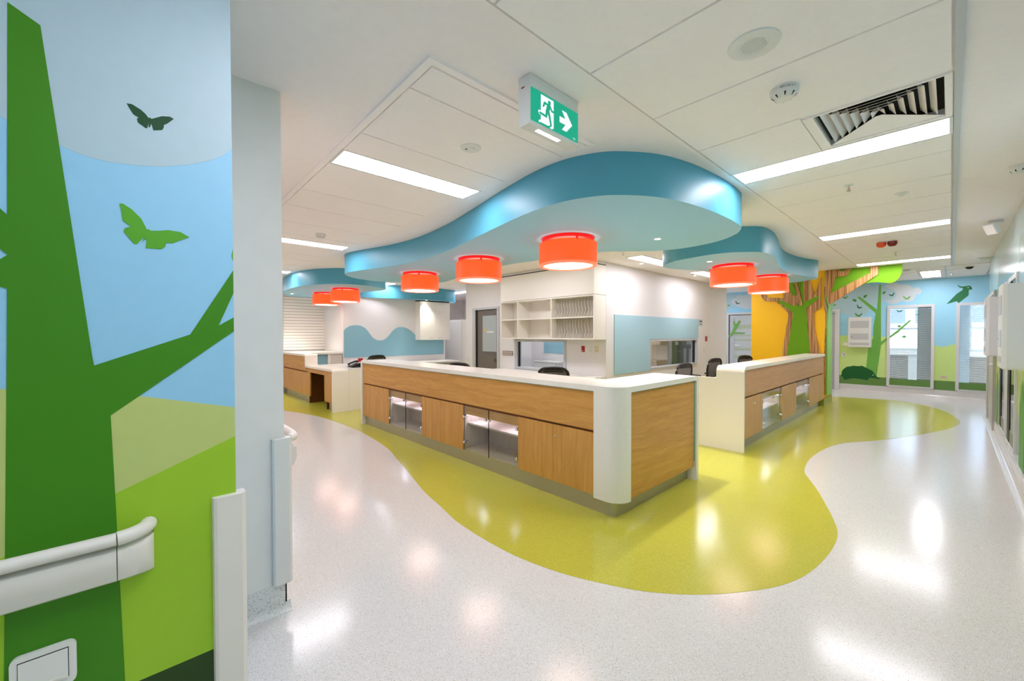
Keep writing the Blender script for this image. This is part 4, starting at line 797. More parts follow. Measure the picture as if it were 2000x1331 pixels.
bx('kneehole_side', 'oak_dark', fd, -9.60, -9.58, YF+0.05, 3.55, 0, 0.78); bx('kneehole_back', 'oak_dark', fd, -9.58, -8.5, 3.50, 3.52, 0, 0.78)
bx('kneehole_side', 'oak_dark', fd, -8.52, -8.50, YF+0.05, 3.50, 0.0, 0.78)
bx('kickboard', 'steel', fd, XH0+0.15, -9.60, 2.88, 2.90, 0, 0.165); bx('kickboard', 'steel', fd, -8.45, XD1-0.04, 2.88, 2.90, 0, 0.165)
bx('carcass', 'oak_z', fd, XH0, -9.76, YF+0.062, 3.05, 0.165, 1.0)
# back counter along the slatted wall
bc = thing('back_counter', 'white back counter with a blue niche below the slatted wall', 'counter', (-11.0, 3.4, 0))
bx('countertop', 'solid_surface', bc, -11.69, -10.36, 3.062, 3.86, 1.02, 1.065)
bx('niche_panel', 'pinboard', bc, -10.43, -10.41, 3.07, 3.515, 0.1, 1.02); bx('divider', 'shelf_white', bc, -10.44, -10.375, 3.515, 3.576, 0, 1.02); bx('louvre_back', 'cupboard_beige', bc, -10.43, -10.41, 3.576, 3.86, 0.1, 1.02)
for i in range(9): bx('louvre', 'shelf_white', bc, -10.41, -10.39, 3.576, 3.855, 0.72+0.033*i, 0.746+0.033*i)
# low desk along the wave wall, and benches along the station walls
wdsk = thing('wall_desk', 'white low desk along the wave pin board wall', 'desk', (-9.95, 5.4, 0))
bx('worktop', 'solid_surface', wdsk, XW+0.005, -9.55, 3.95, 6.85, 0.72, 0.755); bx('end_panel', 'shelf_white', wdsk, XW+0.005, -9.58, 6.80, 6.83, 0, 0.72); bx('end_panel', 'shelf_white', wdsk, XW+0.005, -9.58, 3.96, 3.99, 0, 0.72)
bn = thing('wall_bench', 'white work bench below the low window and power outlets', 'desk', (-5.5, 6.0, 0))
bx('worktop', 'solid_surface', bn, -7.0, -4.275, 5.62, YD-0.005, 0.69, 0.725); bx('end_panel', 'shelf_white', bn, -4.31, -4.28, 5.66, YD-0.005, 0, 0.69); bx('end_panel', 'shelf_white', bn, -7.0, -6.97, 5.66, YD-0.005, 0, 0.69)

# ---- open shelf unit
XU0, XU1, YU0 = -6.735, -4.262, 5.935
su = thing('shelf_unit', 'white wall unit with six open compartments above the low window', 'shelf', (-5.5, 6.1, 1.40))
t_ = 0.022
bx('bulkhead_panel', 'shelf_white', su, XU0, XU1, YU0, YD-0.002, 2.207, 2.735)
bx('top_gap', 'black', su, XU0+0.01, XU1-0.01, YU0+0.01, YD-0.002, 2.735, 2.755)
bx('ceiling_packer', 'wall_white', su, XU0+0.012, XU1-0.012, YU0+0.012, YD-0.004, 2.755, H-0.001)
for u in (XU0, -6.215, -5.275): bx('upright', 'shelf_white', su, u, u+t_, YU0, YD-0.01, 1.40, 2.20)
bx('side_panel', 'shelf_white', su, XU1-t_, XU1, YU0, YD-0.002, 1.40, 2.20)
for z in (1.40, 2.178): bx('shelf_board', 'shelf_white', su, XU0+t_, XU1-t_, YU0+0.001, YD-0.01, z, z+t_)
for a, b_ in ((XU0+t_, -6.215), (-6.215+t_, -5.275), (-5.275+t_, XU1-t_)): bx('shelf_board', 'shelf_white', su, a, b_, YU0+0.004, YD-0.01, 1.795, 1.795+t_)
bx('back_panel', 'shelf_white', su, XU0+t_, XU1-t_, YD-0.010, YD-0.003, 1.42, 2.18)
for j, z0 in enumerate((1.425, 1.82)):
    for i in range(13):
        x = -5.20+0.07*i
        if x > XU1-0.05: continue
        MB().prism([(YD-0.01,z0),(YD-0.26,z0),(YD-0.20,z0+0.12),(YD-0.24,z0+0.25),(YD-0.22,z0+0.35),(YD-0.01,z0+0.35)], 'x', x, x+0.004).build('divider', 'shelf_white', su)
# ---- wall cupboard by the wave wall
XQ = -10.05
cu = thing('wall_cupboard', 'white two-door wall cupboard beside the wave pin board', 'cupboard', (-10.18, 6.37, 1.345))
bx('body', 'shelf_white', cu, XW+0.002, XQ-0.02, 5.88, 6.86, 1.345, 2.15); bx('bulkhead_panel', 'shelf_white', cu, XW+0.002, XQ, 5.88, 6.86, 2.155, 2.42); bx('top_gap', 'black', cu, XW+0.002, XQ-0.01, 5.89, 6.85, 2.42, 2.45)
for a, b_ in ((5.88,6.37), (6.373,6.86)):
    d_ = bx('door', 'shelf_white', cu, XQ-0.018, XQ, a, b_, 1.345, 2.15)
    m_ = b_-0.14 if a < 6 else a+0.14
    MB().tube([(XQ,m_-0.06,1.40),(XQ+0.025,m_-0.06,1.40),(XQ+0.025,m_+0.06,1.40),(XQ,m_+0.06,1.40)], 0.005, 6).build('handle', 'chrome', d_)
knob(cu, (XQ, 6.40, 1.45), 'x')
tc_ = thing('tall_cupboard', 'tall pale grey storage cupboard in the back corridor', 'cupboard', (-10.4, 7.6, 0))
bx('body', 'white_plastic', tc_, -10.95, -9.72, 7.3, 8.0, 0, 1.94); bx('front', 'white_plastic', tc_, -10.93, -10.05, 7.285, 7.30, 0.05, 1.92); bx('perforated_edge', 'guard_white', tc_, -10.03, -9.74, 7.285, 7.30, 0.05, 1.92)

# ------------------------------------------------------------------ chairs
def make_chair(label, loc, rotz):
    t = thing('office_chair', label, 'office chair', (0,0,0), 'black mesh office chairs')
    for k in range(5):
        a = 2*math.pi*k/5; d = Vector((math.cos(a), math.sin(a), 0))
        lg = MB().tube([d*0.03+Vector((0,0,0.13)), d*0.16+Vector((0,0,0.12)), d*0.29+Vector((0,0,0.085))], [0.03,0.024,0.018], 8).build('leg', 'chair_black', t, local=True)
        p = d*0.30; ax = Vector((-d.y, d.x, 0))
        cs = MB()
        for s in (-1, 1): cs.tube([p+ax*(s*0.012-0.008)+Vector((0,0,0.03)), p+ax*(s*0.012+0.008)+Vector((0,0,0.03))], 0.03, 12)
        cs.build('caster', 'black', lg, local=True)
    MB().cyl((0,0,0), 0.027, 0.10, 0.42, seg=16).build('gas_lift', 'chair_black', t, local=True)
    MB().box(-0.09,0.09,-0.10,0.10,0.40,0.435,b=0.01).build('mechanism', 'chair_black', t, local=True)
    MB().box(-0.24,0.24,-0.23,0.25,0.435,0.50,b=0.025).build('seat', 'chair_black', t, local=True)
    # back frame: rounded loop, slightly curved; chair faces +y, back at y=-0.25
    loop = []
    W_, ZB_, ZT_, R_ = 0.225, 0.56, 1.0, 0.11
    pts = [( -W_+0.03, ZB_), (-W_, ZB_+0.10), (-W_-0.005, 0.80), (-W_+0.005, ZT_-R_)] + [(-W_+R_+0.0-R_*math.cos(x)*0.98, ZT_-R_+R_*math.sin(x)) for x in (0.5,1.0,1.45)] + [(0, ZT_+0.008)]
    pts += [(-x, z) for x, z in pts[::-1][1:]]
    cur = lambda x, z: -0.25 - 0.07*(z-0.56) + 0.9*x*x*0.6
    fr = MB().tube([(x, cur(x,z), z) for x, z in pts] + [(pts[0][0], cur(*pts[0]), pts[0][1])], 0.021, 10)
    fr.tube([(x, cur(x,0.968)+0.004, 0.968-0.02*(x/0.18)**2) for x in [i*0.03-0.15 for i in range(11)]], [0.012]+[0.022]*9+[0.012], 10)
    fr.build('back_frame', 'chair_black', t, local=True)
    g = []; nx, nz = 9, 7
    ms = MB()
    vs = [(( -0.2+0.4*i/(nx-1)), 0, 0.57+0.40*j/(nz-1)) for j in range(nz) for i in range(nx)]
    vs = [(x, cur(x,z), z) for x, y, z in vs]
    ms.add(vs, [(j*nx+i, j*nx+i+1, (j+1)*nx+i+1, (j+1)*nx+i) for j in range(nz-1) for i in range(nx-1)], True).build('back_mesh', 'chair_mesh', t, local=True)
    MB().tube([(0,-0.05,0.42),(0,-0.24,0.44),(0,-0.315,0.52),(0,-0.305,0.75)], [0.03,0.03,0.026,0.02], 8, squash=1.6).build('back_support', 'chair_black', t, local=True)
    for s in (-1, 1):
        MB().tube([(s*0.20,-0.02,0.45),(s*0.285,-0.02,0.47),(s*0.29,-0.02,0.66)], 0.014, 8).build('arm_post', 'chair_black', t, local=True)
        MB().box(s*0.29-0.04,s*0.29+0.04,-0.12,0.13,0.66,0.69,b=0.012).build('armrest', 'chair_black', t, local=True)
    t.location = loc; t.rotation_euler = (0,0,rotz); BASE[t.name] = Vector(loc)
    return t
def chair_at(bx_, by_, deg):
    a = math.radians(deg); return (bx_-0.28*math.sin(a), by_+0.28*math.cos(a), 0), a
CH = [('black mesh office chair with its back to the rounded counter corner', -3.95, 4.50, 38), ('black mesh office chair showing above the short end of the L counter', -2.964, 6.673, 84),
      ('black mesh office chair beside the warm-lit end panel of the long counter', -3.15, 8.44, 80), ('black mesh office chair in front of the yellow column', -3.12, 9.95, 250),
      ('black mesh office chair behind the middle of the L counter, facing the grey door', -5.70, 4.06, 20), ('black mesh office chair at the wave pin board desk', -9.12, 4.20, 95)]
p_, a_ = chair_at(*CH[0][1:]); ch = make_chair(CH[0][0], p_, a_)
for lab_, x_, y_, d_ in CH[1:]:
    p_, a_ = chair_at(x_, y_, d_); copy_tree(ch, p_, lab_, a_)

# ------------------------------------------------------------------ handrails
def handrail(label, wall_x, y0, y1, ysplit):
    t = thing('handrail', label, 'handrail', (wall_x, (y0+y1)/2, 0.78))
    zb, zt = 0.765, 0.873
    prof = [(0,zb+0.0),(0.03,zb),(0.052,zb+0.012),(0.066,zb+0.05),(0.072,zt-0.02),(0.066,zt-0.004),(0.05,zt+0.004),(0,zt+0.004)]
    def path(ya, yb, end):
        pts = []
        if not end: return [(wall_x, ya, 0), (wall_x, yb, 0)], [1, 1]
        n = 10; pts = [(wall_x, ya, 0)]; sc = [1]
        for i in range(1, n+1):
            a = math.pi/2*i/n; pts.append((wall_x, ya+(yb-ya)*math.sin(a), 0)); sc.append(max(0.12, math.cos(a)**0.8))
        return pts, sc
    X_, Z_ = Vector((1,0,0)), Vector((0,0,1))
    for nm, ya, yb, e in (('bumper', y0, ysplit-0.001, False), ('end_cap', ysplit+0.001, y1, True)):
        pts, sc = path(ya, yb, e)
        MB().sweep(prof, pts, lambda i: (X_*sc[i], Z_)).build(nm, 'guard_white', t)
    grip = [(0.062+0.021*math.cos(a), 0.903+0.018*math.sin(a)) for a in [2*math.pi*k/14 for k in range(14)]]
    MB().sweep(grip, [(wall_x,y0,0),(wall_x,ysplit-0.001,0)], lambda i: (X_, Z_)).build('grip', 'guard_white', t)
    gp = [(wall_x+0.062, ysplit+0.001, 0.903)] + [(wall_x+0.062*math.cos(a)+0.0, ysplit+(y1-ysplit)*0.86*math.sin(a), 0.903+0.004*math.sin(a)) for a in [math.pi/2*k/9 for k in range(1,10)]]
    MB().tube(gp, 0.0205, 14).build('grip_end', 'guard_white', t)
    MB().box(wall_x, wall_x+0.045, y0, ysplit, 0.873, 0.895).build('grip_web', 'guard_white', t)
    return t
handrail('white bumper handrail with rounded end on the mural wall', -1.7175, -3.9, 0.045, -0.038)
hr = thing('handrail', 'white handrail end peeping round the pale grey wall return', 'handrail', (-2.9, 0.61, 0.78))
MB().tube([(-2.495,0.63,0.925),(-2.53,0.665,0.925),(-2.6,0.675,0.925),(-6.0,0.675,0.925)], 0.024, 12).build('grip', 'guard_white', hr)
MB().sweep([(0.605,0.765),(0.655,0.775),(0.672,0.82),(0.668,0.875),(0.605,0.882)], [(-2.49,0,0),(-6.0,0,0)], lambda i: (Vector((0,1,0)), Vector((0,0,1)))).build('bumper', 'guard_white', hr)
# wall outlet on mural
so = thing('floor_socket_cover', 'white rounded flap cover plate low on the mural tree trunk', 'cover plate', (-1.715, -0.19, 0.52))
rr = lambda y0, y1, z0, z1, r: arcp(y1-r, z1-r, r, 0, math.pi/2, 5)+arcp(y0+r, z1-r, r, math.pi/2, math.pi, 5)+arcp(y0+r, z0+r, r, math.pi, 1.5*math.pi, 5)+arcp(y1-r, z0+r, r, 1.5*math.pi, 2*math.pi, 5)
MB().prism(rr(-0.250,-0.126,0.505,0.628,0.018), 'x', -1.717, -1.706, True).build('plate', 'white_plastic', so)
bx('flap_gap', 'dark_void', so, -1.7065, -1.7055, -0.236, -0.141, 0.527, 0.612); bx('flap', 'white_plastic', so, -1.707, -1.703, -0.2345, -0.1425, 0.5285, 0.6095); bx('finger_notch', 'guard_white', so, -1.703, -1.7015, -0.2, -0.1425, 0.528, 0.536)

# ------------------------------------------------------------------ exit sign
XE = -1.432
ex = thing('exit_sign', 'green running-man exit sign with a right arrow hanging from the ceiling', 'sign', (-1.475, 1.65, 2.545))
bx('housing', 'white_plastic', ex, -1.52, XE-0.002, 1.462, 1.845, 2.735, H-0.001, b=0.004)
MB().prism([(-1.515,2.735),(XE-0.001,2.735),(XE-0.001,2.556),(-1.44,2.548),(-1.50,2.548),(-1.507,2.565)], 'y', 1.455, 1.845).build('body', 'white_plastic', ex)
pn = bx('legend_panel', 'exit_green', ex, XE-0.001, XE+0.002, 1.464, 1.838, 2.568, 2.730)
PX = XE+0.002
def sg(poly, m, a=0.0, th=0.0008, name='pictogram'): return MB().prism([(1.464+u*0.374, 2.568+v*0.162) for u, v in poly], 'x', PX+a, PX+a+th).build(name, m, pn)
sg([(0.19,0.93),(0.45,0.93),(0.45,0.05),(0.40,0.0),(0.34,0.06),(0.18,0.06),(0.15,0.02),(0.15,0.10),(0.19,0.14),(0.19,0.30)], 'exit_white', name='doorway')
sg([(0.135,0.36),(0.16,0.29),(0.30,0.29),(0.30,0.4),(0.15,0.42)], 'exit_white', name='doorway')
circ = lambda cu, cv, r: [(cu+r*math.cos(2*math.pi*k/16), cv+r*2.31*math.sin(2*math.pi*k/16)) for k in range(16)]
sg(circ(0.36,0.80,0.030), 'exit_green', 0.0009)
sg([(0.22,0.57),(0.245,0.57),(0.275,0.68),(0.31,0.68),(0.285,0.50),(0.28,0.36),(0.16,0.37),(0.15,0.33),(0.17,0.30),(0.31,0.28),(0.325,0.42),(0.335,0.40),(0.375,0.13),(0.41,0.13),(0.375,0.44),(0.36,0.52),(0.375,0.62),(0.40,0.54),(0.45,0.54),(0.45,0.60),(0.415,0.61),(0.385,0.72),(0.36,0.74),(0.26,0.76),(0.245,0.73)], 'exit_green', 0.0009)
sg([(0.375,0.13),(0.41,0.13),(0.395,0.06),(0.35,0.02),(0.34,0.06),(0.37,0.09)], 'exit_green', 0.0009)
sg([(0.58,0.57),(0.71,0.57),(0.63,0.80),(0.73,0.80),(0.86,0.47),(0.73,0.17),(0.63,0.17),(0.71,0.38),(0.58,0.38)], 'exit_white', name='arrow')
def text_mesh(name, s, size, m, par, loc, rot):
    cu_ = bpy.data.curves.new(name, 'FONT'); cu_.body = s; cu_.size = size; cu_.extrude = 0.0002
    o_ = bpy.data.objects.new(name, cu_); COL.objects.link(o_); dg = bpy.context.evaluated_depsgraph_get(); me = bpy.data.meshes.new_from_object(o_.evaluated_get(dg))
    bpy.data.objects.remove(o_); o_ = bpy.data.objects.new(name, me); me.materials.clear(); me.materials.append(M[m]); COL.objects.link(o_); o_.parent = par
    o_.location = Vector(loc)-BASE[par.name]; o_.rotation_euler = rot; return o_
text_mesh('distance_text', '24m', 0.012, 'exit_white', pn, (PX+0.0005, 1.464+0.374*0.88, 2.576), (math.pi/2, 0, math.pi/2))
bx('emergency_tube', 'exit_tube', ex, -1.472, -1.448, 1.535, 1.71, 2.5465, 2.548)
bx('test_button', 'red_plastic', ex, -1.495, -1.475, 1.4595, 1.462, 2.742, 2.748)

# ------------------------------------------------------------------ ceiling devices
def detector(x, y, label, r=0.062, z=TZ, text=None, big=True):
    t = thing('smoke_detector', label, 'smoke detector', (x, y, z-0.055), 'smoke detectors')
    MB().lathe([(0.001,z),(r,z),(r*0.98,z-0.026),(0.001,z-0.026)], (x,y,0), seg=32).build('base', 'white_plastic', t)
    MB().lathe([(r*0.96,z-0.026),(r*0.9,z-0.032),(r*0.62,z-0.050),(r*0.42,z-0.054),(r*0.40,z-0.0535),(0.001,z-0.0545)], (x,y,0), seg=32).build('sensor_head', 'white_plastic', t)
    for k in range(8):
        a = 2*math.pi*k/8+0.3; rr_ = r*0.74; c, s = math.cos(a), math.sin(a)
        p0 = Vector((x+c*r*0.86, y+s*r*0.86, z-0.0365)); p1 = Vector((x+c*r*0.64, y+s*r*0.64, z-0.0505)); w_ = Vector((-s,c,0))*0.0045
        MB().add([p0+w_, p0-w_, p1-w_*0.4, p1+w_*0.4], [(0,1,2,3)]).build('slot', 'dark_void', t)
    if text:
        for i, chx in enumerate(text):
            a = -0.35*math.pi - 0.5 + i*0.085 - 0.05
            text_mesh('marking', chx, 0.011, 'text_dark', t, (x+(r+0.0004)*math.cos(a), y+(r+0.0004)*math.sin(a), z-0.019), (math.pi/2, 0, a+math.pi/2))
    return t
detector(-0.61, 2.53, 'round white smoke detector with black lettering next to the air vent', 0.066, text='AZ03-L28-TS.P')
detector(-5.51, 1.79, 'round white smoke detector over the left corridor'); detector(-0.62, 11.40, 'small round detector by the lobby mural', 0.055, H); detector(0.35, 5.05, 'round detector on the plain ceiling beside the glossy wall', 0.06, H)
def disc(name, x, y, label, prof, m='white_plastic', cat='ceiling speaker', z=TZ):
    t = thing(name, label, cat, (x, y, z-0.02)); MB().lathe([(r, z+h) for r, h in prof], (x,y,0), seg=36).build('flange', m, t); return t
sp = disc('ceiling_speaker', -0.61, 2.04, 'round white ceiling speaker with perforated grille', [(0.105,0),(0.102,-0.006),(0.085,-0.009),(0.062,-0.008),(0.058,-0.005)])
g = MB().lathe([(0.001,TZ-0.006),(0.058,TZ-0.005)], (-0.61,2.04,0), seg=32).build('grille', 'white_plastic', sp)
dots = MB()
for i in range(-7, 8):
    for j in range(-7, 8):
        if i*i+j*j < 46: dots.cyl((-0.61+i*0.0075, 2.04+j*0.0075, 0), 0.0022, TZ-0.0066, TZ-0.0055, seg=5)
dd = dots.build('perforations', 'trim_grey', sp); dd['kind'] = 'stuff'
s2 = disc('motion_sensor', -2.27, 1.73, 'flat round white sensor plate in the left corridor ceiling', [(0.072,0),(0.07,-0.005),(0.028,-0.008),(0.026,-0.012),(0.001,-0.013)], cat='sensor'); bx('sensor_window', 'text_dark', s2, -2.30, -2.285, 1.70, 1.73, TZ-0.0085, TZ-0.006)
disc('motion_sensor', -0.32, 5.18, 'small domed sensor beyond the sprinkler', [(0.05,0),(0.048,-0.006),(0.03,-0.01),(0.02,-0.025),(0.001,-0.03)], cat='sensor')
def sprinkler(x, y, z, label):
    t = thing('sprinkler', label, 'sprinkler', (x, y, z-0.05), 'fire sprinklers')
    MB().lathe([(0.001,z),(0.035,z),(0.03,z-0.006),(0.001,z-0.008)], (x,y,0), seg=20).build('escutcheon', 'white_plastic', t)
    f_ = MB(); f_.cyl((x,y,0), 0.008, z-0.03, z-0.006, seg=10); f_.tube([(x-0.004,y,z-0.028),(x-0.012,y,z-0.036),(x-0.004,y,z-0.048)], 0.002, 6); f_.tube([(x+0.004,y,z-0.028),(x+0.012,y,z-0.036),(x+0.004,y,z-0.048)], 0.002, 6); f_.cyl((x,y,0), 0.016, z-0.052, z-0.049, seg=14)
    f_.build('nozzle', 'chrome', t); MB().cyl((x,y,0), 0.0025, z-0.046, z-0.03, seg=8).build('bulb', 'red_plastic', t)
sprinkler(-0.615, 4.56, TZ, 'chrome sprinkler beyond the air vent light'); sprinkler(-0.61, 8.88, TZ, 'chrome sprinkler past the amber and red beacons'); sprinkler(-3.57, 5.75, H, 'chrome sprinkler inside the station beside the shelf unit'); sprinkler(0.0, 12.75, H, 'small sprinkler over the far lobby')
for x, m, lab in ((-0.678,'amber_lens','amber domed alarm beacon on the ceiling'), (-0.565,'red_lens','dark red domed alarm beacon on the ceiling')):
    t = thing('alarm_beacon', lab, 'beacon', (x, 7.72, H-0.09))
    MB().lathe([(0.001,TZ),(0.056,TZ),(0.056,TZ-0.012),(0.001,TZ-0.012)], (x,7.72,0), seg=24).build('base', 'white_plastic', t)
    MB().lathe([(0.052,TZ-0.012),(0.054,TZ-0.04),(0.045,TZ-0.065),(0.028,TZ-0.078),(0.001,TZ-0.08)], (x,7.72,0), seg=24).build('lens', m, t)
# flood light near the right wall, security dome, small wall units
fl = thing('flood_light', 'small white tilting flood light on the ceiling above the glossy wall', 'lamp', (0.30, 7.25, 2.62))
MB().tube([(0.33,7.3,2.80),(0.33,7.3,2.74)], 0.018, 10).build('stem', 'white_plastic', fl)
flb = MB().box(-0.055,0.055,-0.03,0.03,-0.065,0.065,b=0.01).build('head', 'white_plastic', fl, local=True); flb.location = (0.01,-0.02,0.08); flb.rotation_euler = (0.55,0.0,-0.7)
fg = MB().box(-0.045,0.045,-0.033,-0.029,-0.05,0.05).build('glass_front', 'vinyl_grey', flb, local=True)
MB().box(0.28,0.40,7.26,7.34,2.775,2.799,b=0.004).build('bracket', 'white_plastic', fl)
dm = thing('security_dome', 'dark security camera dome on the lobby ceiling', 'camera', (0.23, 11.8, H-0.06))
MB().lathe([(0.001,H-0.0005),(0.075,H-0.0005),(0.072,H-0.02),(0.055,H-0.024)], (0.23,11.8,0), seg=24).build('ring', 'white_plastic', dm); MB().lathe([(0.055,H-0.024),(0.05,H-0.045),(0.03,H-0.06),(0.001,H-0.066)], (0.23,11.8,0), seg=24).build('dome', 'black_gloss', dm)
de = thing('emergency_light', 'flat white emergency light on the ceiling near the grey door', 'ceiling light', (0.40, 10.75, H-0.05)); bx('body', 'white_plastic', de, 0.34, 0.46, 10.68, 10.80, H-0.045, H-0.012, b=0.006); bx('base', 'white_plastic', de, 0.30, 0.468, 10.66, 10.82, H-0.012, H-0.0005)

# ------------------------------------------------------------------ dispensers
def dispenser(label, fx, axis, loc, w=0.46, d_=0.155, h=0.78):
    # local: front faces -y, back at y=0, width along x, base at z=0
    t = thing('glove_dispenser', label, 'dispenser', (0,0,0), 'white wall dispensers')
    p = [(-w/2,0),(-w/2,-d_+0.03),(-w/2+0.008,-d_+0.008),(-w/2+0.03,-d_),(w/2-0.03,-d_),(w/2-0.008,-d_+0.008),(w/2,-d_+0.03),(w/2,0)]
    MB().prism(p, 'z', 0.012, h).build('body', 'white_plastic', t, local=True)
    MB().prism([(x*0.97, y*0.93) for x, y in p], 'z', 0, 0.012).build('tray', 'guard_white', t, local=True)
    for z0, z1, wi in ((0.50,0.68,0.37), (0.20,0.36,0.36), (0.06,0.12,0.40)):
        MB().prism([(a, b_) for a, b_ in rr(-wi/2, wi/2, z0, z1, 0.02)], 'y', -d_-0.0005, -d_-0.003).build('slot_window', 'trim_grey', t, local=True)
    MB().box(-0.01,0.01,-d_-0.004,-d_-0.003,0.27,0.285).build('latch', 'text_dark', t, local=True).location = (-0.15,0,0)
    t.location = loc; t.rotation_euler = (0,0,axis); BASE[t.name] = Vector(loc); return t
ds = dispenser('white slotted dispenser on the mural between door and window', 0, 0, (-1.61, WB-0.003, 1.145))
copy_tree(ds, (0.469, 6.00, 1.17), 'white dispenser box on the glossy wall above the glazed panels, nearer the camera dome end rounded', -math.pi/2)['label'] = 'large white dispenser box on the glossy wall above the glazed panels'
copy_tree(ds, (0.469, 8.50, 1.20), 'white dispenser box on the glossy wall before the grey door', -math.pi/2)

# ------------------------------------------------------------------ wall plates
def plate(label, plane, at, u0, u1, z0, z1, m='white_plastic', holes=(), cat='outlet', name='wall_outlet', hm='text_dark'):
    n = {'y-': (0,-1), 'x+': (1,0)}[plane]
    def b(th0, th1, a, b_, c, d, bev=0.0):
        return (a, b_, at-th1, at-th0, c, d) if plane == 'y-' else (at+th0, at+th1, a, b_, c, d)
    c = ((u0+u1)/2, at, z0) if plane == 'y-' else (at, (u0+u1)/2, z0)
    t = thing(name, label, cat, c)
    MB().box(*b(0.0005,0.010,u0,u1,z0,z1), b=0.002).build('face_plate', m, t)
    for (a, b_, c_, d_) in holes: MB().box(*b(0.010,0.012,u0+a*(u1-u0),u0+b_*(u1-u0),z0+c_*(z1-z0),z0+d_*(z1-z0))).build('pin_slot' if hm == 'text_dark' else 'button', hm, t)
    return t
S3 = [(0.45,0.55,0.6,0.75),(0.2,0.32,0.2,0.3),(0.68,0.8,0.2,0.3)]
plate('red emergency power outlet below the shelf unit', 'y-', YD, -4.81, -4.735, 1.16, 1.275, 'red_plastic', [(0.1,0.5,0.15,0.25)], hm='text_white')
plate('white power outlet between the red and cream outlets', 'y-', YD, -4.645, -4.575, 1.155, 1.285, holes=S3); plate('cream data outlet at the corner of the station wall', 'y-', YD, -4.505, -4.425, 1.16, 1.28, 'cream_plastic', S3)
plate('brown switch panel with two rows of white buttons beside the grey door', 'y-', YD, -7.075, -6.735, 1.02, 1.12, 'plate_bronze', [(0.06+0.133*i,0.14+0.133*i,0.58,0.85) for i in range(7)]+[(0.06+0.133*i,0.14+0.133*i,0.15,0.42) for i in range(7)], 'switch panel', 'switch_panel', 'button_white')
plate('grey wall controller at the top corner of the L-shaped pin board', 'x+', XC, 10.27, 10.50, 1.70, 1.86, 'trim_grey', [(0.2,0.8,0.6,0.8),(0.25,0.4,0.2,0.35),(0.6,0.75,0.2,0.35)], 'controller', 'wall_controller')
plate('red switch on the station wall past the pin board', 'x+', XC, 10.68, 10.79, 1.31, 1.44, 'red_plastic', cat='switch', name='wall_switch'); plate('white switch right beside the red switch', 'x+', XC, 10.84, 10.93, 1.31, 1.44, cat='switch', name='wall_switch'); plate('white switch at the end of the switch row', 'x+', XC+0.0, 10.95, 11.01, 1.31, 1.44, cat='switch', name='wall_switch')
plate('narrow white outlet below the switch row', 'x+', XC, 10.55, 10.64, 1.02, 1.14, holes=S3)
plate('small white outlet with dark pins left of the painted animal', 'y-', WB, -1.985, -1.895, 0.89, 0.99, holes=[(0.25,0.42,0.5,0.7),(0.55,0.72,0.5,0.7),(0.5,0.7,0.2,0.35)])
plate('low cream double outlet between the two blind windows', 'y-', WB, -0.165, -0.045, 0.445, 0.515, 'cream_plastic', [(0.1,0.9,0.2,0.8)], hm='cupboard_beige')
nt = MB().prism([(-1.98,1.20),(-1.93,1.28),(-1.84,1.24),(-1.88,1.165)], 'y', WB-0.006, WB-0.003).build('paper_note', 'shelf_white'); tag(nt, 'small tilted paper note on the mural beside the dispenser', 'note')
plate('red power outlet behind the black telephone', 'x+', XW, 4.24, 4.36, 0.80, 0.89, 'red_plastic'); plate('white double outlet left of the red outlet behind the telephone', 'x+', XW, 4.02, 4.14, 0.81, 0.89); plate('white outlet with a grey plug right of the red outlet', 'x+', XW, 4.42, 4.56, 0.81, 0.88, holes=[(0.3,0.5,0.2,0.7)]); plate('white double outlet under the second hump of the wave pin board', 'x+', XW, 5.10, 5.24, 0.81, 0.89)
# telephone on the low desk
ph = thing('telephone', 'black desk telephone on the low end of the stepped desk', 'telephone', (-8.45, 3.40, 0.82))
MB().prism([(3.29,0.822),(3.51,0.822),(3.51,0.90),(3.47,0.905),(3.29,0.845)], 'x', -8.57, -8.33).build('body', 'black_gloss', ph)
MB().tube([(-8.55,3.30,0.87),(-8.55,3.33,0.895),(-8.55,3.45,0.935),(-8.55,3.50,0.93)], [0.026,0.018,0.018,0.026], 10).build('handset', 'black', ph)
k_ = MB()
for i in range(4):
    for j in range(3): k_.box(-8.47+0.03*j, -8.45+0.03*j, 3.31+0.03*i, 3.325+0.03*i, 0.845+0.01*i, 0.862+0.0105*i)
k_.build('keypad', 'grey_cabinet', ph); MB().box(-8.48,-8.37,3.44,3.49,0.90,0.912).build('display', 'frosted', ph)
bx('paper_label', 'cream_plastic', ph, -8.56, -8.5, 3.515, 3.518, 0.83, 0.88)

# ------------------------------------------------------------------ rooms seen through the windows
# office inside the core
wo = tag(MB().box(-8.38, -6.3, 8.6, 8.7, 0, H).build('wall_office', 'wall_white'), 'white office wall seen through the low window under the shelf unit', 'wall', kind='structure')
MB().box(-6.3, -4.38, 11.02, 11.12, 0, H).build('wall_office', 'wall_white', wo)
tag(bx('pin_board', 'pinboard', None, -7.89, -7.0, 8.585, 8.598, 0.965, 1.7), 'dark blue pin board seen through the low window under the shelf unit', 'pin board')
oc = thing('drawer_cabinet', 'white drawer cabinet seen through the low window under the shelf unit', 'cabinet', (-7.45, 8.3, 0)); bx('body', 'trim_grey', oc, -7.80, -7.0, 8.10, 8.58, 0, 0.74); bx('top', 'solid_surface', oc, -7.82, -6.98, 8.08, 8.58, 0.74, 0.77)
for z in (0.05,0.28,0.51): bx('drawer', 'white_plastic', oc, -7.78, -7.02, 8.085, 8.10, z, z+0.21)
troffer(-7.6, -6.4, 7.3, 7.6, 'second added fill light of the office behind the low windows', group='added office lights')  # extra lamp added because the office looked too dark
troffer(-6.0, -5.7, 7.6, 8.8, 'added fill light of the office behind the low windows', group='added office lights')  # added lamp so the office interior gets light
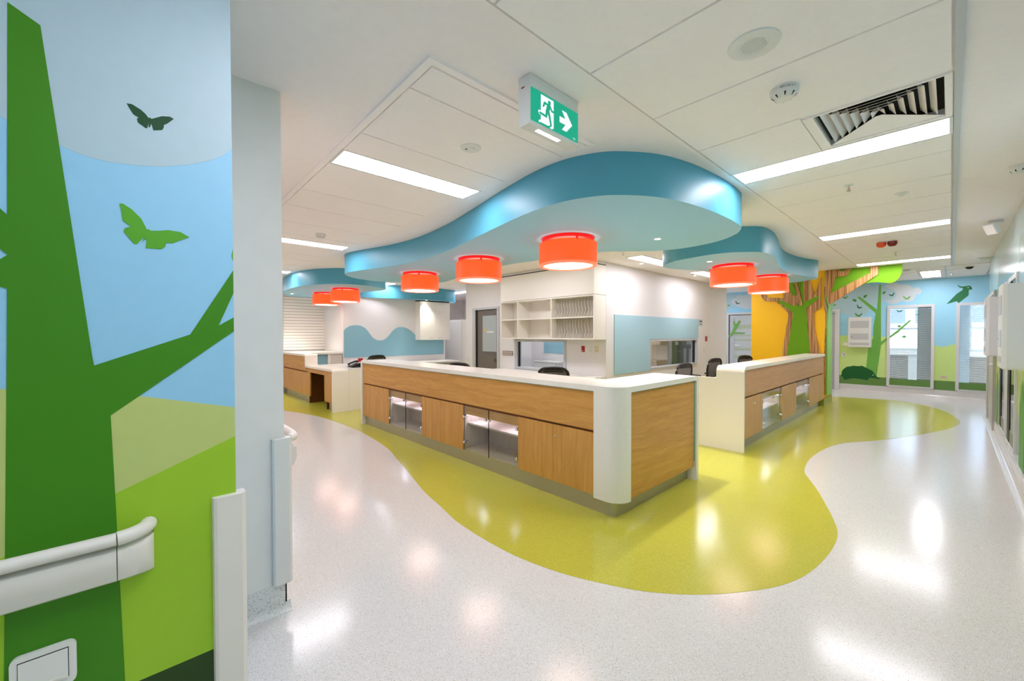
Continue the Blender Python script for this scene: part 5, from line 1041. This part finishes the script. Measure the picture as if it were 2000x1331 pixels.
ocp = thing('overhead_cupboard', 'beige overhead cupboard with a lime note seen through the pin board window', 'cupboard', (-5.4, 9.9, 1.22)); bx('body', 'cupboard_beige', ocp, -6.0, -4.95, 9.7, 10.05, 1.22, 2.0); bx('note', 'note_yellow', ocp, -5.23, -5.12, 9.69, 9.70, 1.25, 1.45)
for a in (-5.98, -5.46): bx('door', 'cupboard_beige', ocp, a, a+0.5, 9.685, 9.70, 1.23, 1.99)
opn = thing('office_screen', 'cream office screen seen through the pin board window', 'partition', (-5.5, 10.08, 0)); bx('panel', 'shelf_white', opn, -6.0, -4.95, 10.06, 10.10, 0, 2.0); bx('edge_trim', 'trim_grey', opn, -4.95, -4.93, 10.055, 10.105, 0, 2.0)
od = thing('office_desk', 'beige office desk seen through the pin board window', 'desk', (-5.4, 9.8, 0)); bx('worktop', 'cupboard_beige', od, -6.0, -4.96, 9.5, 10.05, 0.80, 0.84); bx('end_panel', 'cupboard_beige', od, -5.02, -4.96, 9.52, 10.05, 0, 0.80)
p_, a_ = chair_at(-4.86, 8.95, 110)
oc2 = copy_tree(ch, p_, 'brown-backed chair seen through the pin board window', a_); oc2['group'] = 'chairs behind glass'
for c in oc2.children:
    c.data = c.data.copy(); c.data.materials.clear(); c.data.materials.append(M['brown_chair'])
gd = thing('green_door', 'green door with a steel lever seen through the pin board window', 'door', (-5.1, 11.0, 0)); bx('leaf', 'green_door', gd, -5.27, -4.90, 10.97, 11.01, 0, 2.05); bx('lever', 'chrome', gd, -5.10, -5.0, 10.93, 10.95, 1.02, 1.04); bx('lock_plate', 'vinyl_grey', gd, -5.16, -5.07, 10.95, 10.97, 1.2, 1.29)
gc = thing('grey_cabinet', 'dark grey glazed cabinet seen through the pin board window', 'cabinet', (-4.65, 10.8, 0)); bx('body', 'grey_cabinet', gc, -4.82, -4.52, 10.6, 10.95, 0, 1.22)
for a in (-4.80, -4.66): bx('glazed_door', 'frosted', gc, a+0.03, a+0.10, 10.585, 10.60, 0.1, 1.12)
# ward behind the far mural wall
wf = tag(holed(MB(), 'y', 17.4, 17.5, -5.0, FX1, 0, H, [(-1.9,-0.35,1.0,2.3), (0.36,1.9,1.0,2.3)]).build('wall_ward', 'wall_white'), 'white ward wall with daylight windows behind the blinds', 'wall', kind='structure')
tag(MB().box(-5.1, -5.0, 14.02, 17.5, 0, H).build('wall_ward', 'wall_white'), 'white ward side wall behind the striped door', 'wall', kind='structure')
tag(MB().box(-3.3, -3.2, 14.02, 17.5, 0, H).build('wall_ward', 'wall_white'), 'white ward partition behind the painted tree', 'wall', kind='structure')
for n, (a, b_) in enumerate(((-1.9,-0.35), (0.36,1.9))):
    w = thing('window_%d' % (7+n), 'bright daylight window of the ward, '+('seen beside the painted tree' if n == 0 else 'seen below the painted bird'), 'window', ((a+b_)/2, 17.45, 1.0), kind='structure')
    f = MB(); f.box(a,b_,17.38,17.5,1.0,1.05); f.box(a,b_,17.38,17.5,2.25,2.3); f.box(a,b_,17.4,17.48,1.62,1.68); f.box(a,a+0.05,17.38,17.5,1.05,2.25); f.box(b_-0.05,b_,17.38,17.5,1.05,2.25); f.build('window_frame', 'trim_grey', w)
    bx('pane', 'glass', w, a+0.05, b_-0.05, 17.44, 17.446, 1.05, 2.25)
cw = thing('ward_curtain_wall', 'taupe partition panel behind the blinds', 'partition', (-0.3, 15.2, 0)); bx('panel', 'taupe', cw, -0.60, -0.30, 15.1, 15.2, 0, 2.5); bx('edge_trim', 'trim_grey', cw, -0.30, -0.28, 15.09, 15.21, 0, 2.3)
wbn = thing('ward_bench', 'white ward bench below the daylight windows', 'desk', (0.2, 17.0, 0)); bx('worktop', 'solid_surface', wbn, -1.9, 2.0, 16.7, 17.39, 0.86, 0.90); bx('front', 'taupe', wbn, -1.9, 2.0, 16.75, 16.78, 0, 0.86); bx('side_partition', 'trim_grey', cw, 0.10, 0.32, 15.1, 15.2, 0, 2.5); bx('drawer_stack', 'white_plastic', wbn, -0.85, -0.62, 16.73, 16.75, 0.05, 0.85)
troffer(-2.6, -1.4, 15.6, 15.9, 'added ward fill light behind the blinds by the painted tree', group='ward ceiling lights'); troffer(0.2, 1.4, 15.6, 15.9, 'added ward fill light behind the blinds by the painted bird', group='ward ceiling lights')  # both lamps added to brighten the ward seen through the blinds
fb = thing('far_building', 'pale office building with rows of windows outside the ward', 'building', (-2, 40, 0)); bx('facade', 'far_facade', fb, -14, 10, 40, 44, -6, 9)
fw_ = MB()
for i in range(18):
    for j in range(4): fw_.box(-13.4+1.3*i, -12.6+1.3*i, 39.95, 40.0, 2.2+1.6*j, 3.2+1.6*j)
fw_.build('window_row', 'facade_window', fb)['kind'] = 'stuff'
